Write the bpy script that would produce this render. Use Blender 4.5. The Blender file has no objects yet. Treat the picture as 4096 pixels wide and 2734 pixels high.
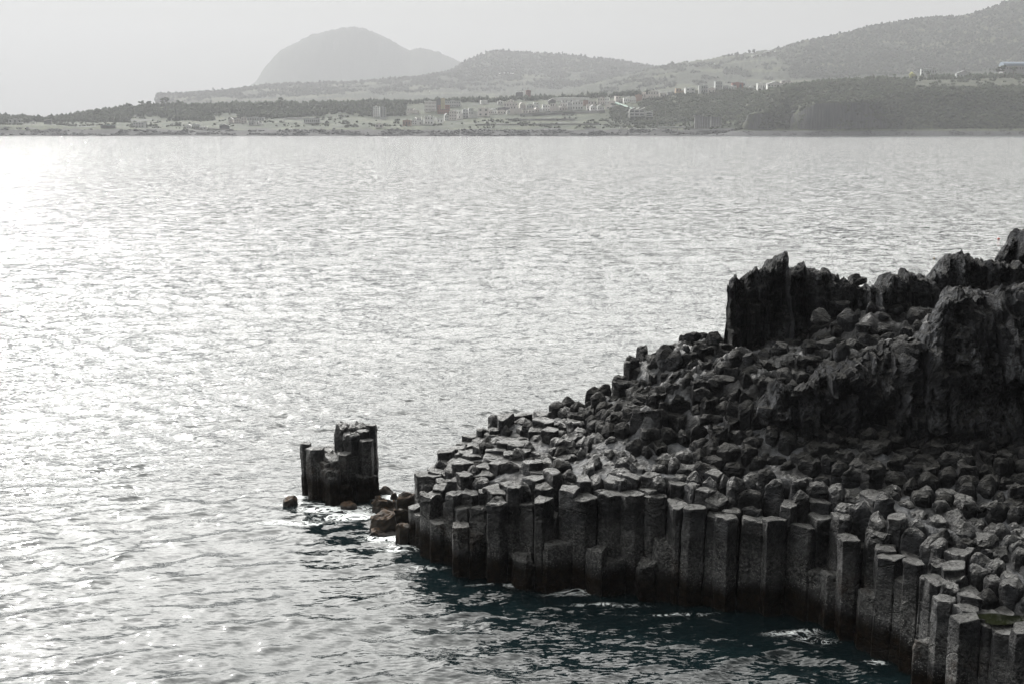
import bpy, math, random
import numpy as np
from mathutils import Vector

# ------------------------------------------------------------------ camera, sky, sun, exposure
S = bpy.context.scene
PITCH = math.radians(10.8); H0 = 20.0; F4 = 4552.0
cam_d = bpy.data.cameras.new('camera'); cam = bpy.data.objects.new('camera', cam_d)
S.collection.objects.link(cam); S.camera = cam
cam.location = (0, 0, H0); cam.rotation_euler = (math.radians(90) - PITCH, 0, 0)
cam_d.sensor_width = 36; cam_d.lens = 40.0; cam_d.clip_start = 0.5; cam_d.clip_end = 40000

SKY_V, VEIL0, VEIL1 = 0.55, 3.9, 43.0
VEIL_BACK = 0.06
SUN_EL = math.radians(35); SUN_AZ = math.radians(-31)      # azimuth measured from +Y towards +X
W = bpy.data.worlds.new('World'); S.world = W; W.use_nodes = True
wn = W.node_tree; wn.nodes.clear()
sky = wn.nodes.new('ShaderNodeTexSky'); sky.sky_type = 'NISHITA'; sky.sun_disc = False
sky.sun_elevation = SUN_EL; sky.sun_rotation = SUN_AZ
sky.altitude = 0; sky.air_density = 1.0; sky.dust_density = 10.0; sky.ozone_density = 0.6
hsv = wn.nodes.new('ShaderNodeHueSaturation'); hsv.inputs['Saturation'].default_value = 0.12; hsv.inputs['Value'].default_value = SKY_V
# thin bright overcast veil over the clear-sky model, brighter overhead than at the horizon
tcw = wn.nodes.new('ShaderNodeTexCoord'); spw = wn.nodes.new('ShaderNodeSeparateXYZ'); wn.links.new(tcw.outputs['Generated'], spw.inputs[0])
mrw = wn.nodes.new('ShaderNodeMapRange'); mrw.inputs[1].default_value = 0.10; mrw.inputs[2].default_value = 0.33
mrw.inputs[3].default_value = VEIL0; mrw.inputs[4].default_value = VEIL1; wn.links.new(spw.outputs[2], mrw.inputs[0])
vsw = wn.nodes.new('ShaderNodeVectorMath'); vsw.operation = 'SCALE'; vsw.inputs[0].default_value = (1.0, .995, .955); 
dtw = wn.nodes.new('ShaderNodeVectorMath'); dtw.operation = 'DOT_PRODUCT'; wn.links.new(tcw.outputs['Generated'], dtw.inputs[0])      # the veil is brighter on the sun's side of the sky
dtw.inputs[1].default_value = (math.sin(SUN_AZ), math.cos(SUN_AZ), 0)
mra = wn.nodes.new('ShaderNodeMapRange'); mra.interpolation_type = 'SMOOTHSTEP'; mra.inputs[1].default_value = -0.3; mra.inputs[2].default_value = 0.6
mra.inputs[3].default_value = VEIL_BACK; mra.inputs[4].default_value = 1.0; wn.links.new(dtw.outputs['Value'], mra.inputs[0])
mlw = wn.nodes.new('ShaderNodeMath'); mlw.operation = 'MULTIPLY'; wn.links.new(mrw.outputs[0], mlw.inputs[0]); wn.links.new(mra.outputs[0], mlw.inputs[1]); wn.links.new(mlw.outputs[0], vsw.inputs['Scale'])
adw = wn.nodes.new('ShaderNodeVectorMath'); adw.operation = 'ADD'
bg = wn.nodes.new('ShaderNodeBackground'); bg.inputs['Strength'].default_value = 0.15
wo = wn.nodes.new('ShaderNodeOutputWorld')
wn.links.new(sky.outputs[0], hsv.inputs['Color']); mrl = wn.nodes.new('ShaderNodeMapRange'); mrl.inputs[1].default_value = 0.10; mrl.inputs[2].default_value = 0.42   # the low haze bank dims the glow round the sun
mrl.inputs[3].default_value = 0.10; mrl.inputs[4].default_value = 1.0; wn.links.new(spw.outputs[2], mrl.inputs[0])
scw = wn.nodes.new('ShaderNodeVectorMath'); scw.operation = 'SCALE'; wn.links.new(hsv.outputs[0], scw.inputs[0]); wn.links.new(mrl.outputs[0], scw.inputs['Scale'])
wn.links.new(scw.outputs[0], adw.inputs[0]); wn.links.new(vsw.outputs[0], adw.inputs[1])
wn.links.new(adw.outputs[0], bg.inputs[0]); wn.links.new(bg.outputs[0], wo.inputs[0])

sun_d = bpy.data.lights.new('sun', 'SUN'); sun_d.energy = 5.0; sun_d.angle = math.radians(0.6); sun_d.color = (1, .97, .92)
sun = bpy.data.objects.new('sun', sun_d); S.collection.objects.link(sun)
sdir = Vector((math.sin(SUN_AZ) * math.cos(SUN_EL), math.cos(SUN_AZ) * math.cos(SUN_EL), math.sin(SUN_EL)))
sun.rotation_euler = sdir.to_track_quat('Z', 'Y').to_euler(); sun.location = sdir * 100

S.view_settings.view_transform = 'Standard'; S.view_settings.look = 'None'
S.view_settings.exposure = 0.13; S.view_settings.gamma = 1.0; S.view_settings.use_curve_mapping = False
S.cycles.use_denoising = True
S.cycles.max_bounces = 6; S.cycles.volume_bounces = 1; S.cycles.caustics_reflective = False; S.cycles.caustics_refractive = False
HAZE = 1.45e-4

# ------------------------------------------------------------------ helpers
rng = np.random.default_rng(7)
CT, ST = math.cos(PITCH), math.sin(PITCH)
def ray(px, py):                                  # pixel of the 4096-wide photograph -> world direction
    xc = (np.asarray(px, float) - 2048) / F4; yc = (1367 - np.asarray(py, float)) / F4
    return xc, CT + yc * ST, -ST + yc * CT
def at_z(px, py, z=0.0):                          # where the ray meets height z
    x, y, d = ray(px, py); t = (z - H0) / d
    return np.array([x * t, y * t, H0 + d * t])
def at_y(px, py, Y):                              # where the ray meets distance Y
    x, y, d = ray(px, py); t = Y / y
    return np.array([x * t, np.asarray(Y) + 0 * t, H0 + d * t])

def _h(ix, iy, iz):
    n = (ix.astype(np.int64) * 73856093) ^ (iy.astype(np.int64) * 19349663) ^ (iz.astype(np.int64) * 83492791)
    n = (n ^ (n >> 13)) * 1274126177 & 0x7fffffff
    n = (n ^ (n >> 15)) * 668265263 & 0x7fffffff
    return ((n >> 7) & 0xffff) / 65535.0
def vn(x, y, z=0.0):
    x, y, z = np.broadcast_arrays(np.asarray(x, float), np.asarray(y, float), np.asarray(z, float))
    ix, iy, iz = np.floor(x), np.floor(y), np.floor(z)
    fx, fy, fz = x - ix, y - iy, z - iz
    fx, fy, fz = [f * f * (3 - 2 * f) for f in (fx, fy, fz)]
    r = 0
    for a in (0, 1):
        for b in (0, 1):
            for c in (0, 1):
                w = (fx if a else 1 - fx) * (fy if b else 1 - fy) * (fz if c else 1 - fz)
                r = r + w * _h(ix + a, iy + b, iz + c)
    return r * 2 - 1
def fbm(x, y, z=0.0, o=4, g=0.5):
    r, a, s = 0, 1.0, 0.0
    for k in range(o):
        f = 2.03 ** k
        r = r + a * vn(np.asarray(x) * f + 17.3 * k, np.asarray(y) * f + 5.1 * k, np.asarray(z) * f + 9.7 * k); s += a; a *= g
    return r / s
def ridged(x, y, z=0.0, o=4):
    r, a, s = 0, 1.0, 0.0
    for k in range(o):
        f = 2.1 ** k
        r = r + a * (1 - 2 * np.abs(vn(np.asarray(x) * f + 31.3 * k, np.asarray(y) * f + 8.1 * k, np.asarray(z) * f))); s += a; a *= .5
    return r / s
def sm(a, b, x):
    t = np.clip((x - a) / (b - a), 0, 1); return t * t * (3 - 2 * t)

def link(name, data, parent=None):
    o = bpy.data.objects.new(name, data); S.collection.objects.link(o)
    if parent is not None: o.parent = parent
    return o
def tag(o, label=None, cat=None, group=None, kind=None):
    for k, v in (('label', label), ('category', cat), ('group', group), ('kind', kind)):
        if v: o[k] = v
    return o
def mesh_np(name, V, F, mat, parent=None, smooth=True, attr=None):
    """F: (n,3) or (n,4) int array, or a list of such arrays"""
    Fs = F if isinstance(F, list) else [F]
    me = bpy.data.meshes.new(name)
    V = np.asarray(V, np.float32); me.vertices.add(len(V)); me.vertices.foreach_set('co', V.ravel())
    loops = np.concatenate([f.ravel() for f in Fs]).astype(np.int32)
    tot = np.concatenate([np.full(len(f), f.shape[1]) for f in Fs]).astype(np.int32)
    st = np.concatenate([[0], np.cumsum(tot)[:-1]]).astype(np.int32)
    me.loops.add(len(loops)); me.loops.foreach_set('vertex_index', loops)
    me.polygons.add(len(tot)); me.polygons.foreach_set('loop_start', st)
    me.update(calc_edges=True)
    me.polygons.foreach_set('use_smooth', np.full(len(tot), smooth))
    if attr:
        for k, a in attr.items():
            at = me.attributes.new(k, 'FLOAT', 'POINT'); at.data.foreach_set('value', np.asarray(a, np.float32))
    me.materials.append(mat); me.update()
    return link(name, me, parent)
def grid_faces(nu, nv, wrap=False):
    i = np.arange(nv - 1)[:, None]; j = np.arange(nu if wrap else nu - 1)[None, :]
    a = i * nu + j; b = i * nu + (j + 1) % nu
    return np.stack([a, b, b + nu, a + nu], -1).reshape(-1, 4)
def empty(name, loc, rz=0.0):
    o = link(name, None); o.location = loc; o.rotation_euler = (0, 0, rz); o.empty_display_size = 1; return o

class MB:
    def __init__(s): s.v = []; s.f = []
    def add(s, vs, fs):
        n = len(s.v); s.v += [tuple(map(float, v)) for v in vs]; s.f += [tuple(n + i for i in f) for f in fs]
    def box(s, x0, x1, y0, y1, z0, z1):
        s.add([(x0, y0, z0), (x1, y0, z0), (x1, y1, z0), (x0, y1, z0), (x0, y0, z1), (x1, y0, z1), (x1, y1, z1), (x0, y1, z1)],
              [(0, 3, 2, 1), (4, 5, 6, 7), (0, 1, 5, 4), (1, 2, 6, 5), (2, 3, 7, 6), (3, 0, 4, 7)])
    def prism(s, prof, y0, y1):                    # profile in (x, z), extruded along y
        n = len(prof)
        s.add([(x, y0, z) for x, z in prof] + [(x, y1, z) for x, z in prof],
              [tuple(range(n)), tuple(range(2 * n - 1, n - 1, -1))] + [(i, n + i, n + (i + 1) % n, (i + 1) % n) for i in range(n)])
    def tube(s, p, q, r0, r1, n=6):
        p, q = Vector(p), Vector(q); d = (q - p).normalized(); u = d.orthogonal().normalized(); w = d.cross(u)
        vs = []
        for c, r in ((p, r0), (q, r1)):
            for k in range(n):
                a = 2 * math.pi * k / n; vs.append(c + u * (r * math.cos(a)) + w * (r * math.sin(a)))
        s.add(vs, [(k, (k + 1) % n, n + (k + 1) % n, n + k) for k in range(n)] + [tuple(range(n - 1, -1, -1)), tuple(range(n, 2 * n))])
    def build(s, name, mat, parent=None, smooth=False):
        me = bpy.data.meshes.new(name); me.from_pydata(s.v, [], s.f); me.materials.append(mat)
        if smooth: me.polygons.foreach_set('use_smooth', [True] * len(me.polygons))
        me.update(); return link(name, me, parent)

# ------------------------------------------------------------------ materials
class NT:
    def __init__(s, name):
        s.m = bpy.data.materials.new(name); s.m.use_nodes = True; s.t = s.m.node_tree; s.t.nodes.clear()
        s.out = s.t.nodes.new('ShaderNodeOutputMaterial'); s.p = s.t.nodes.new('ShaderNodeBsdfPrincipled'); s.l(s.p.outputs[0], s.out.inputs[0])
        s._geo = None
    def n(s, t, **k):
        nd = s.t.nodes.new(t)
        for a, v in k.items(): setattr(nd, a, v)
        return nd
    def l(s, a, b): s.t.links.new(a, b)
    def set(s, sock, v):
        if hasattr(v, 'node'): s.l(v, sock)
        else: sock.default_value = v
    @property
    def pos(s):
        if s._geo is None: s._geo = s.n('ShaderNodeNewGeometry')
        return s._geo.outputs['Position']
    @property
    def nor(s): s.pos; return s._geo.outputs['Normal']
    def sep(s, v): n = s.n('ShaderNodeSeparateXYZ'); s.l(v, n.inputs[0]); return n.outputs
    def vscale(s, v, sc): n = s.n('ShaderNodeVectorMath', operation='MULTIPLY'); s.set(n.inputs[0], v); n.inputs[1].default_value = sc; return n.outputs[0]
    def noise(s, sc=1.0, det=3, rough=.55, vec=None, dist=0.0, out=0):
        n = s.n('ShaderNodeTexNoise'); s.l(vec or s.pos, n.inputs['Vector']); n.inputs['Scale'].default_value = sc
        n.inputs['Detail'].default_value = det; n.inputs['Roughness'].default_value = rough; n.inputs['Distortion'].default_value = dist
        return n.outputs[out]
    def vor(s, sc=1.0, feat='F1', vec=None, out='Distance', rnd=1.0):
        n = s.n('ShaderNodeTexVoronoi', feature=feat); s.l(vec or s.pos, n.inputs['Vector']); n.inputs['Scale'].default_value = sc
        n.inputs['Randomness'].default_value = rnd; return n.outputs[out]
    def math(s, op, a, b=0.0, c=None, clamp=False):
        n = s.n('ShaderNodeMath', operation=op, use_clamp=clamp); s.set(n.inputs[0], a); s.set(n.inputs[1], b)
        if c is not None: s.set(n.inputs[2], c)
        return n.outputs[0]
    def mr(s, v, a, b, c=0.0, d=1.0, smooth=True):
        n = s.n('ShaderNodeMapRange', interpolation_type='SMOOTHSTEP' if smooth else 'LINEAR')
        s.set(n.inputs[0], v); s.set(n.inputs[1], a); s.set(n.inputs[2], b); s.set(n.inputs[3], c); s.set(n.inputs[4], d); return n.outputs[0]
    def mix(s, f, a, b):
        n = s.n('ShaderNodeMix', data_type='RGBA'); s.set(n.inputs['Factor'], f)
        for k, v in ((6, a), (7, b)):
            if hasattr(v, 'node'): s.l(v, n.inputs[k])
            else: n.inputs[k].default_value = (*v, 1) if len(v) == 3 else v
        return n.outputs[2]
    def attr(s, name): n = s.n('ShaderNodeAttribute', attribute_name=name); return n.outputs['Fac']
    def bump(s, h, dist=.05, strength=1.0, nrm=None):
        n = s.n('ShaderNodeBump'); s.l(h, n.inputs['Height']); n.inputs['Distance'].default_value = dist; n.inputs['Strength'].default_value = strength
        if nrm is not None: s.l(nrm, n.inputs['Normal'])
        return n.outputs[0]
    def done(s, col=None, rough=None, nrm=None, spec=None):
        if col is not None: s.set(s.p.inputs['Base Color'], col if hasattr(col, 'node') else (*col, 1))
        if rough is not None: s.set(s.p.inputs['Roughness'], rough)
        if nrm is not None: s.l(nrm, s.p.inputs['Normal'])
        if spec is not None: s.set(s.p.inputs['Specular IOR Level'], spec)
        return s.m
def plain(name, col, rough=.7, var=.15, sc=.3):
    t = NT(name); n = t.noise(sc, 3)
    c = t.mix(t.mr(n, .3, .7), tuple(x * (1 - var) for x in col), tuple(min(1, x * (1 + var)) for x in col)); return t.done(c, rough)

# ------------------------------------------------------------------ sea
def water_material():
    t = NT('sea_water')
    x, y, z = t.sep(t.pos)[:3]
    # small ripples of the real surface as slopes, independent of the pixel size
    def slope(sx, sy, det, amp, off, ro=.6):
        v = t.n('ShaderNodeVectorMath', operation='MULTIPLY_ADD'); t.l(t.pos, v.inputs[0]); v.inputs[1].default_value = (sx, sy, 0.3); v.inputs[2].default_value = (off, off * .7, 0)
        c = t.noise(1.0, det, ro, v.outputs[0], out=1)
        s_ = t.n('ShaderNodeVectorMath', operation='SUBTRACT'); t.l(c, s_.inputs[0]); s_.inputs[1].default_value = (.5, .5, .5)
        m = t.n('ShaderNodeVectorMath', operation='MULTIPLY'); t.l(s_.outputs[0], m.inputs[0]); t.set(m.inputs[1], amp)
        return m.outputs[0]
    far = t.attr('far'); calm = t.attr('calm')
    def amp3(v, f):
        c = t.n('ShaderNodeCombineXYZ'); a = t.math('MULTIPLY', f, v)
        t.l(a, c.inputs[0]); t.l(t.math('MULTIPLY', a, 1.1), c.inputs[1]); return c.outputs[0]
    s1 = slope(2.3, 8.5, 3, amp3(1.45, calm), 3.1)
    s2 = slope(.45, .62, 5, amp3(1.55, far), 11.7, .82)
    gust = t.mr(t.noise(1.0, 2, .5, t.vscale(t.pos, (.006, .02, 0))), .35, .65, .75, 1.2)
    gs = t.n('ShaderNodeVectorMath', operation='SCALE'); t.l(s1, gs.inputs[0]); t.l(gust, gs.inputs['Scale'])
    ad = t.n('ShaderNodeVectorMath', operation='ADD'); t.l(gs.outputs[0], ad.inputs[0]); t.l(s2, ad.inputs[1])
    ad2 = t.n('ShaderNodeVectorMath', operation='ADD'); t.l(ad.outputs[0], ad2.inputs[0]); t.l(t.nor, ad2.inputs[1])
    nm = t.n('ShaderNodeVectorMath', operation='NORMALIZE'); t.l(ad2.outputs[0], nm.inputs[0])
    # foam, plus a sun glint painted as white colour
    fa = t.attr('foam_and_glint')
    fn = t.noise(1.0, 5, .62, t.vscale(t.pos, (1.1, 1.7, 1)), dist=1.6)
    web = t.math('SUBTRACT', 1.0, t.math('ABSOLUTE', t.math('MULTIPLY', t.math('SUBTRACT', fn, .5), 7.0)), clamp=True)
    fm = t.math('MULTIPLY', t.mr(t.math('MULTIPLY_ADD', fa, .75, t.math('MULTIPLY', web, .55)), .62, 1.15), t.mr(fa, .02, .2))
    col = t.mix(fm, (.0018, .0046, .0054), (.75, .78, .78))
    t.p.inputs['IOR'].default_value = 1.333
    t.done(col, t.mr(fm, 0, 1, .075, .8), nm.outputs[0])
    return t.m
def sea():
    # polar fan of rings round the camera foot, finest where the water is near
    py = np.concatenate([np.linspace(3300, 2740, 40), np.arange(2740, 760, -3.2), ])
    r1 = at_z(2048, py, 0)[1]
    r = np.concatenate([r1, np.geomspace(r1[-1] * 1.01, 2700, 140)])
    r = np.concatenate([np.linspace(6, r[0] * .98, 10), r])
    a = np.concatenate([np.linspace(-65, -27, 60), np.linspace(-27, 27, 1060)[1:-1], np.linspace(27, 65, 60)]) * math.pi / 180
    R, A = np.meshgrid(r, a, indexing='ij'); dr = np.gradient(r)[:, None] * np.ones_like(A)
    X = R * np.sin(A); Y = R * np.cos(A); Z = np.zeros_like(X); DX = np.zeros_like(X); DY = np.zeros_like(X)
    c0 = at_z(3000, 2560, 0); calm = 1 - .1 * np.exp(-(((X - c0[0]) / 11) ** 2 + ((Y - c0[1]) / 8) ** 2))
    calm *= 1 - .55 * sm(76, 52, R) * sm(2, -9, X)
    g = np.random.default_rng(3)
    lam = np.geomspace(.55, 11, 64)
    for i, L in enumerate(lam):
        th = math.radians(14 + g.normal() * (30 if L < 3 else 20)); kx, ky = math.sin(th), -math.cos(th)
        k = 2 * math.pi / L; st = (.048 if 1.0 < L < 3.0 else (.034 if L < 1 else .020)) * (1.0 if L < 2.5 else (2.5 / L) ** .55)
        env = .25 + 1.7 * np.clip(vn(X / (L * 3.2) + i * 7.3, Y / (L * 2.2) + i * 3.1) * .8 + .35, 0, 1) ** 1.6
        am = st / k * env * np.clip(1.6 - 3.2 * dr / L, 0, 1) * calm ** .45
        ph = k * (kx * X + ky * Y) + g.uniform(0, 6.28)
        Z += am * np.sin(ph); c = np.cos(ph) * am * 1.15; DX += kx * c; DY += ky * c
    far = .15 + .85 * sm(60, 220, R)
    foam_and_glint = np.zeros_like(X)  # foam cover, also carries the painted glint spots
    for px, py_, rx, ry, w in FOAM_GLINT:
        p = at_z(px, py_, 0); foam_and_glint = np.maximum(foam_and_glint, w * np.exp(-(((X - p[0]) / rx) ** 2 + ((Y - p[1]) / ry) ** 2)))
    V = np.stack([X + DX, Y + DY, Z], -1).reshape(-1, 3)
    o = mesh_np('sea', V, grid_faces(len(a), len(r))[:, ::-1], water_material(), attr={'far': far.ravel(), 'calm': calm.ravel(), 'foam_and_glint': foam_and_glint.ravel()})
    tag(o, 'grey green sea glittering under the low bright sun', 'sea', kind='structure')
FOAM_GLINT = [(1290, 2030, 1.5, .9, .85), (1420, 2060, 2.4, 1.0, .9), (1370, 2035, 3.0, .7, .7), (1200, 2090, 2.8, .6, .6), (1560, 2150, 1.6, .9, .85), (1590, 2195, 1.2, .6, .8),
        (2300, 2370, 1.6, .5, .55), (3170, 2535, 1.5, .4, .62), (3260, 2560, 1.0, .3, .6), (1560, 1990, 1.2, .8, .8), (2050, 2335, 3.0, .25, .5), (2700, 2455, 2.5, .22, .5), (1700, 2270, 1.5, .25, .5), (2420, 2420, 2.2, .25, .52), (1200, 1985, .9, .5, .6), (3500, 2640, .5, .3, .7), (1180, 2010, 1.2, .4, .7)]  # sun glint at the lower right rock foot is painted in as white spots
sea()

def haze():
    m = bpy.data.materials.new('haze_air'); m.use_nodes = True; nt = m.node_tree; nt.nodes.clear()
    o = nt.nodes.new('ShaderNodeOutputMaterial'); v = nt.nodes.new('ShaderNodeVolumePrincipled'); nt.links.new(v.outputs[0], o.inputs['Volume'])
    v.inputs['Color'].default_value = (.304, .309, .324, 1); v.inputs['Density'].default_value = HAZE; v.inputs['Anisotropy'].default_value = .25
    b = MB(); b.box(-9000, 9000, -60, 13500, -4, 1060); ob = b.build('haze', m)
    tag(ob, 'pale sea haze fading the far coast', 'haze', kind='stuff')
haze()

# ------------------------------------------------------------------ far coast
def rows_interp(pts, px):
    xs = [p[0] for p in pts]; ys = [p[1] for p in pts]; return np.interp(px, xs, ys)
class Terrain:
    """a coast strip: rows at growing distance, each following its own line across the view"""
    def __init__(s, rows, px0, px1, n, sub, amp, freq):
        s.rows = rows; s.amp = amp; s.freq = freq
        s.px0, s.px1 = px0, px1
        u = np.linspace(px0, px1, n); t = np.linspace(0, len(rows) - 1, (len(rows) - 1) * sub + 1)
        U, T = np.meshgrid(u, t); X, Y, Z = s.point(U, T)
        s.U, s.T, s.X, s.Y, s.Z, s.n, s.m = U, T, X, Y, Z, n, len(t)
    def base(s, px, t):
        px, t = np.broadcast_arrays(np.asarray(px, float), np.asarray(t, float))
        k = np.clip(np.floor(t).astype(int), 0, len(s.rows) - 2); f = t - k
        Ys, Zs = [], []
        for Y, py in s.rows:
            Yv = rows_interp(Y, px) if isinstance(Y, list) else np.full(px.shape, float(Y))
            p = at_y(px, rows_interp(py, px) if isinstance(py, list) else py, Yv); Ys.append(Yv); Zs.append(p[2])
        Ys, Zs = np.array(Ys), np.array(Zs)
        idx = np.indices(px.shape)
        Y = Ys[(k, *idx)] * (1 - f) + Ys[(k + 1, *idx)] * f; Z = Zs[(k, *idx)] * (1 - f) + Zs[(k + 1, *idx)] * f
        xc = (px - 2048) / F4
        # x from the viewing direction at that depth
        yc = ((Z - H0) * CT + Y * ST) / (Y * CT - (Z - H0) * ST)
        return xc * (Y * CT - (Z - H0) * ST), Y, Z
    def point(s, px, t):
        X, Y, Z = s.base(px, t)
        w = sm(0, 1.2, t)
        Z = Z + w * s.amp * fbm(X / s.freq, Y / s.freq, 0, 4)
        return X, Y, Z
    def faces(s): return grid_faces(s.n, s.m)
    def verts(s): return np.stack([s.X, s.Y, s.Z], -1).reshape(-1, 3)
    def find(s, px, py):
        """ground point seen at this pixel"""
        t = np.linspace(0.6, len(s.rows) - 1.9, 260); X, Y, Z = s.point(np.full(t.shape, float(px)), t)
        d = Y * CT - (Z - H0) * ST; pyy = 1367 - F4 * ((Z - H0) * CT + Y * ST) / d
        k = np.where(pyy <= py)[0]; k = k[0] if len(k) else len(t) - 1
        return X[k], Y[k], Z[k]

def coast_material():
    t = NT('coast_ground'); x, y, z = t.sep(t.pos)[:3]
    n1 = t.noise(.02, 4); n2 = t.noise(.12, 4); n3 = t.noise(1.0, 3, .6, t.vscale(t.pos, (.01, .035, .12)))
    grass = t.mix(t.mr(n2, .35, .65), (.008, .014, .005), (.015, .022, .008))
    scrub = t.mix(t.mr(n2, .4, .6), (.018, .023, .012), (.04, .048, .022))
    g = t.mix(t.mr(n1, .47, .56), grass, scrub)
    g = t.mix(t.mr(n3, .60, .66), g, (.06, .063, .065))
    rock = t.mix(t.mr(t.noise(.25, 5, .7), .4, .62), (.005, .005, .006), (.018, .018, .020))
    zz = t.math('ADD', z, t.math('MULTIPLY', t.math('SUBTRACT', n1, .5), 12.0))
    col = t.mix(t.mr(zz, 10.5, 12.5), rock, g)
    return t.done(col, .9, t.bump(t.noise(.4, 5, .7), 2.0, .8), .2)
def wood_material(name, a, b, sc=.05):
    t = NT(name); n = t.noise(sc, 3); v = t.vor(sc * 3.2, out='Color'); vs = t.sep(v)[0]
    c = t.mix(t.mr(n, .35, .65), a, b); c = t.mix(t.math('MULTIPLY', vs, .5), c, tuple(q * 1.7 for q in b))
    return t.done(c, .9, None, .15)
M_COAST = coast_material()
M_WOOD = wood_material('pine_foliage', (.010, .015, .008), (.022, .029, .014))
M_BUSH = wood_material('bush_foliage', (.008, .011, .006), (.020, .025, .012))
M_HILLWOOD = wood_material('hill_foliage', (.015, .018, .012), (.019, .023, .014))
M_BARK = plain('bark', (.06, .045, .035), .9)

coast = Terrain([
    (2010, 545), (2052, [(-400, 541), (600, 540.5), (1000, 541), (1270, 543), (1700, 544.5), (2300, 543.5), (2640, 542), (3000, 543), (4500, 543)]),
    (2085, [(-400, 532), (700, 533), (1000, 531), (1500, 531), (2000, 531), (2600, 532), (3000, 533), (4500, 533)]),
    (2135, [(-400, 503), (250, 502), (600, 516), (1000, 519), (1300, 515), (1500, 512), (1900, 515), (2300, 515), (2600, 517), (2760, 517), (3000, 512), (4500, 512)]),
    (2250, [(-400, 496), (300, 492), (600, 503), (1000, 494), (1300, 492), (1500, 498), (1800, 493), (2100, 489), (2400, 480), (2500, 478), (2620, 470), (2750, 440), (3000, 430), (4500, 430)]),
    (2400, [(-400, 486), (300, 486), (600, 487), (1000, 475), (1300, 470), (1500, 474), (1700, 476), (1900, 461), (2100, 449), (2300, 438), (2450, 425), (2600, 396), (2760, 378), (2900, 366), (3100, 358), (4500, 358)]),
    (2600, [(-400, 474), (0, 474), (120, 478), (175, 484), (210, 480), (300, 466), (400, 450), (600, 428), (900, 424), (1300, 417), (1700, 411), (2000, 402), (2300, 396), (2600, 380), (2800, 366), (3000, 350), (3200, 345), (4500, 345)]),
    (2900, [(-400, 492), (200, 494), (600, 450), (1300, 432), (2000, 408), (2600, 378), (3000, 352), (4500, 350)]),
    (3200, [(-400, 500), (200, 500), (600, 470), (1300, 445), (2000, 420), (2600, 400), (3000, 380), (4500, 380)])],
    -400, 4500, 1100, 14, 3.0, 45)
tag(mesh_np('coast_ground', coast.verts(), coast.faces(), M_COAST), 'grassy coastal slope above a dark rocky shore', 'ground', kind='structure')

# headland with the columnar cliff
def fl(px, t): return 0
head = Terrain([
    (2000, 545), (2030, [(2700, 546), (2900, 543), (3400, 542.5), (4800, 541)]),
    (2050, [(2700, 546), (2900, 536), (2970, 528), (3200, 527), (3600, 524), (4800, 522)]),
    ([(2700, 2070), (2960, 2075), (3160, 2085), (3250, 2068), (3560, 2068), (3620, 2085), (4800, 2090)], [(2700, 547), (2900, 533), (2960, 520), (3160, 519), (3600, 517), (4800, 515)]),
    ([(2700, 2085), (2960, 2090), (3060, 2092), (3160, 2115), (3250, 2076), (3560, 2078), (3640, 2120), (4800, 2125)],
     [(2700, 548), (2940, 535), (2975, 500), (2995, 458), (3060, 448), (3120, 455), (3158, 505), (3175, 460), (3230, 425), (3265, 408), (3500, 405), (3535, 430), (3570, 470), (3650, 455), (4096, 450), (4800, 450)]),
    (2165, [(2700, 549), (2920, 525), (3000, 435), (3100, 400), (3200, 388), (3300, 380), (3600, 378), (4096, 372), (4800, 372)]),
    (2230, [(2700, 550), (2900, 500), (3000, 410), (3130, 362), (3200, 352), (3400, 345), (3600, 345), (3800, 346), (4096, 344), (4800, 344)]),
    (2330, [(2700, 500), (2900, 440), (3050, 370), (3130, 352), (3300, 335), (3500, 328), (3700, 324), (3850, 319), (4096, 316), (4800, 314)]),
    (2480, [(2700, 450), (2900, 400), (3100, 356), (3300, 332), (3500, 320), (3700, 312), (3850, 308), (4096, 306), (4800, 303)]),
    (2800, [(2700, 470), (2900, 430), (3200, 380), (3600, 350), (4800, 330)])],
    2700, 4800, 700, 14, 2.0, 30)
# upright fluting of the basalt cliff between rows 3 and 4
fx = head.X; w = np.exp(-((head.T - 3.55) / .55) ** 2)
ph = fx / 3.2 + 1.2 * fbm(fx / 25, 0, 0, 2); wob = np.abs(np.sin(ph * math.pi)) ** .6 + .6 * vn(fx / 9, head.Z / 60)
head.Y = head.Y - w * (2.6 * wob + 5 * vn(fx / 38, 0))
def head_material():
    t = NT('headland_ground'); x, y, z = t.sep(t.pos)[:3]
    n1 = t.noise(.03, 4); n2 = t.noise(.15, 4); st = t.noise(1.0, 3, .6, t.vscale(t.pos, (.45, .1, .02)))
    rock = t.mix(t.mr(st, .35, .65), (.018, .018, .021), (.038, .038, .038))
    peb = t.mix(t.mr(t.noise(.5, 5, .75), .4, .6), (.016, .016, .018), (.05, .05, .053))
    g = t.mix(t.mr(n2, .4, .6), (.009, .012, .006), (.028, .032, .013))
    nz = t.sep(t.nor)[2]
    c = t.mix(t.mr(nz, .35, .55), rock, g); c = t.mix(t.mr(t.math('ADD', z, t.math('MULTIPLY', n1, 3.0)), 9.5, 11), peb, c)
    c = t.mix(t.mr(t.math('ADD', z, t.math('MULTIPLY', n1, 3.0)), 3.2, 4.2), (.022, .022, .025), c)
    return t.done(c, .9, t.bump(t.noise(.5, 5, .7), 1.5, .8), .2)
tag(mesh_np('headland_ground', head.verts(), head.faces(), head_material()), 'dark wooded headland with upright columnar cliffs over a pebble beach', 'headland', kind='structure')

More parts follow.
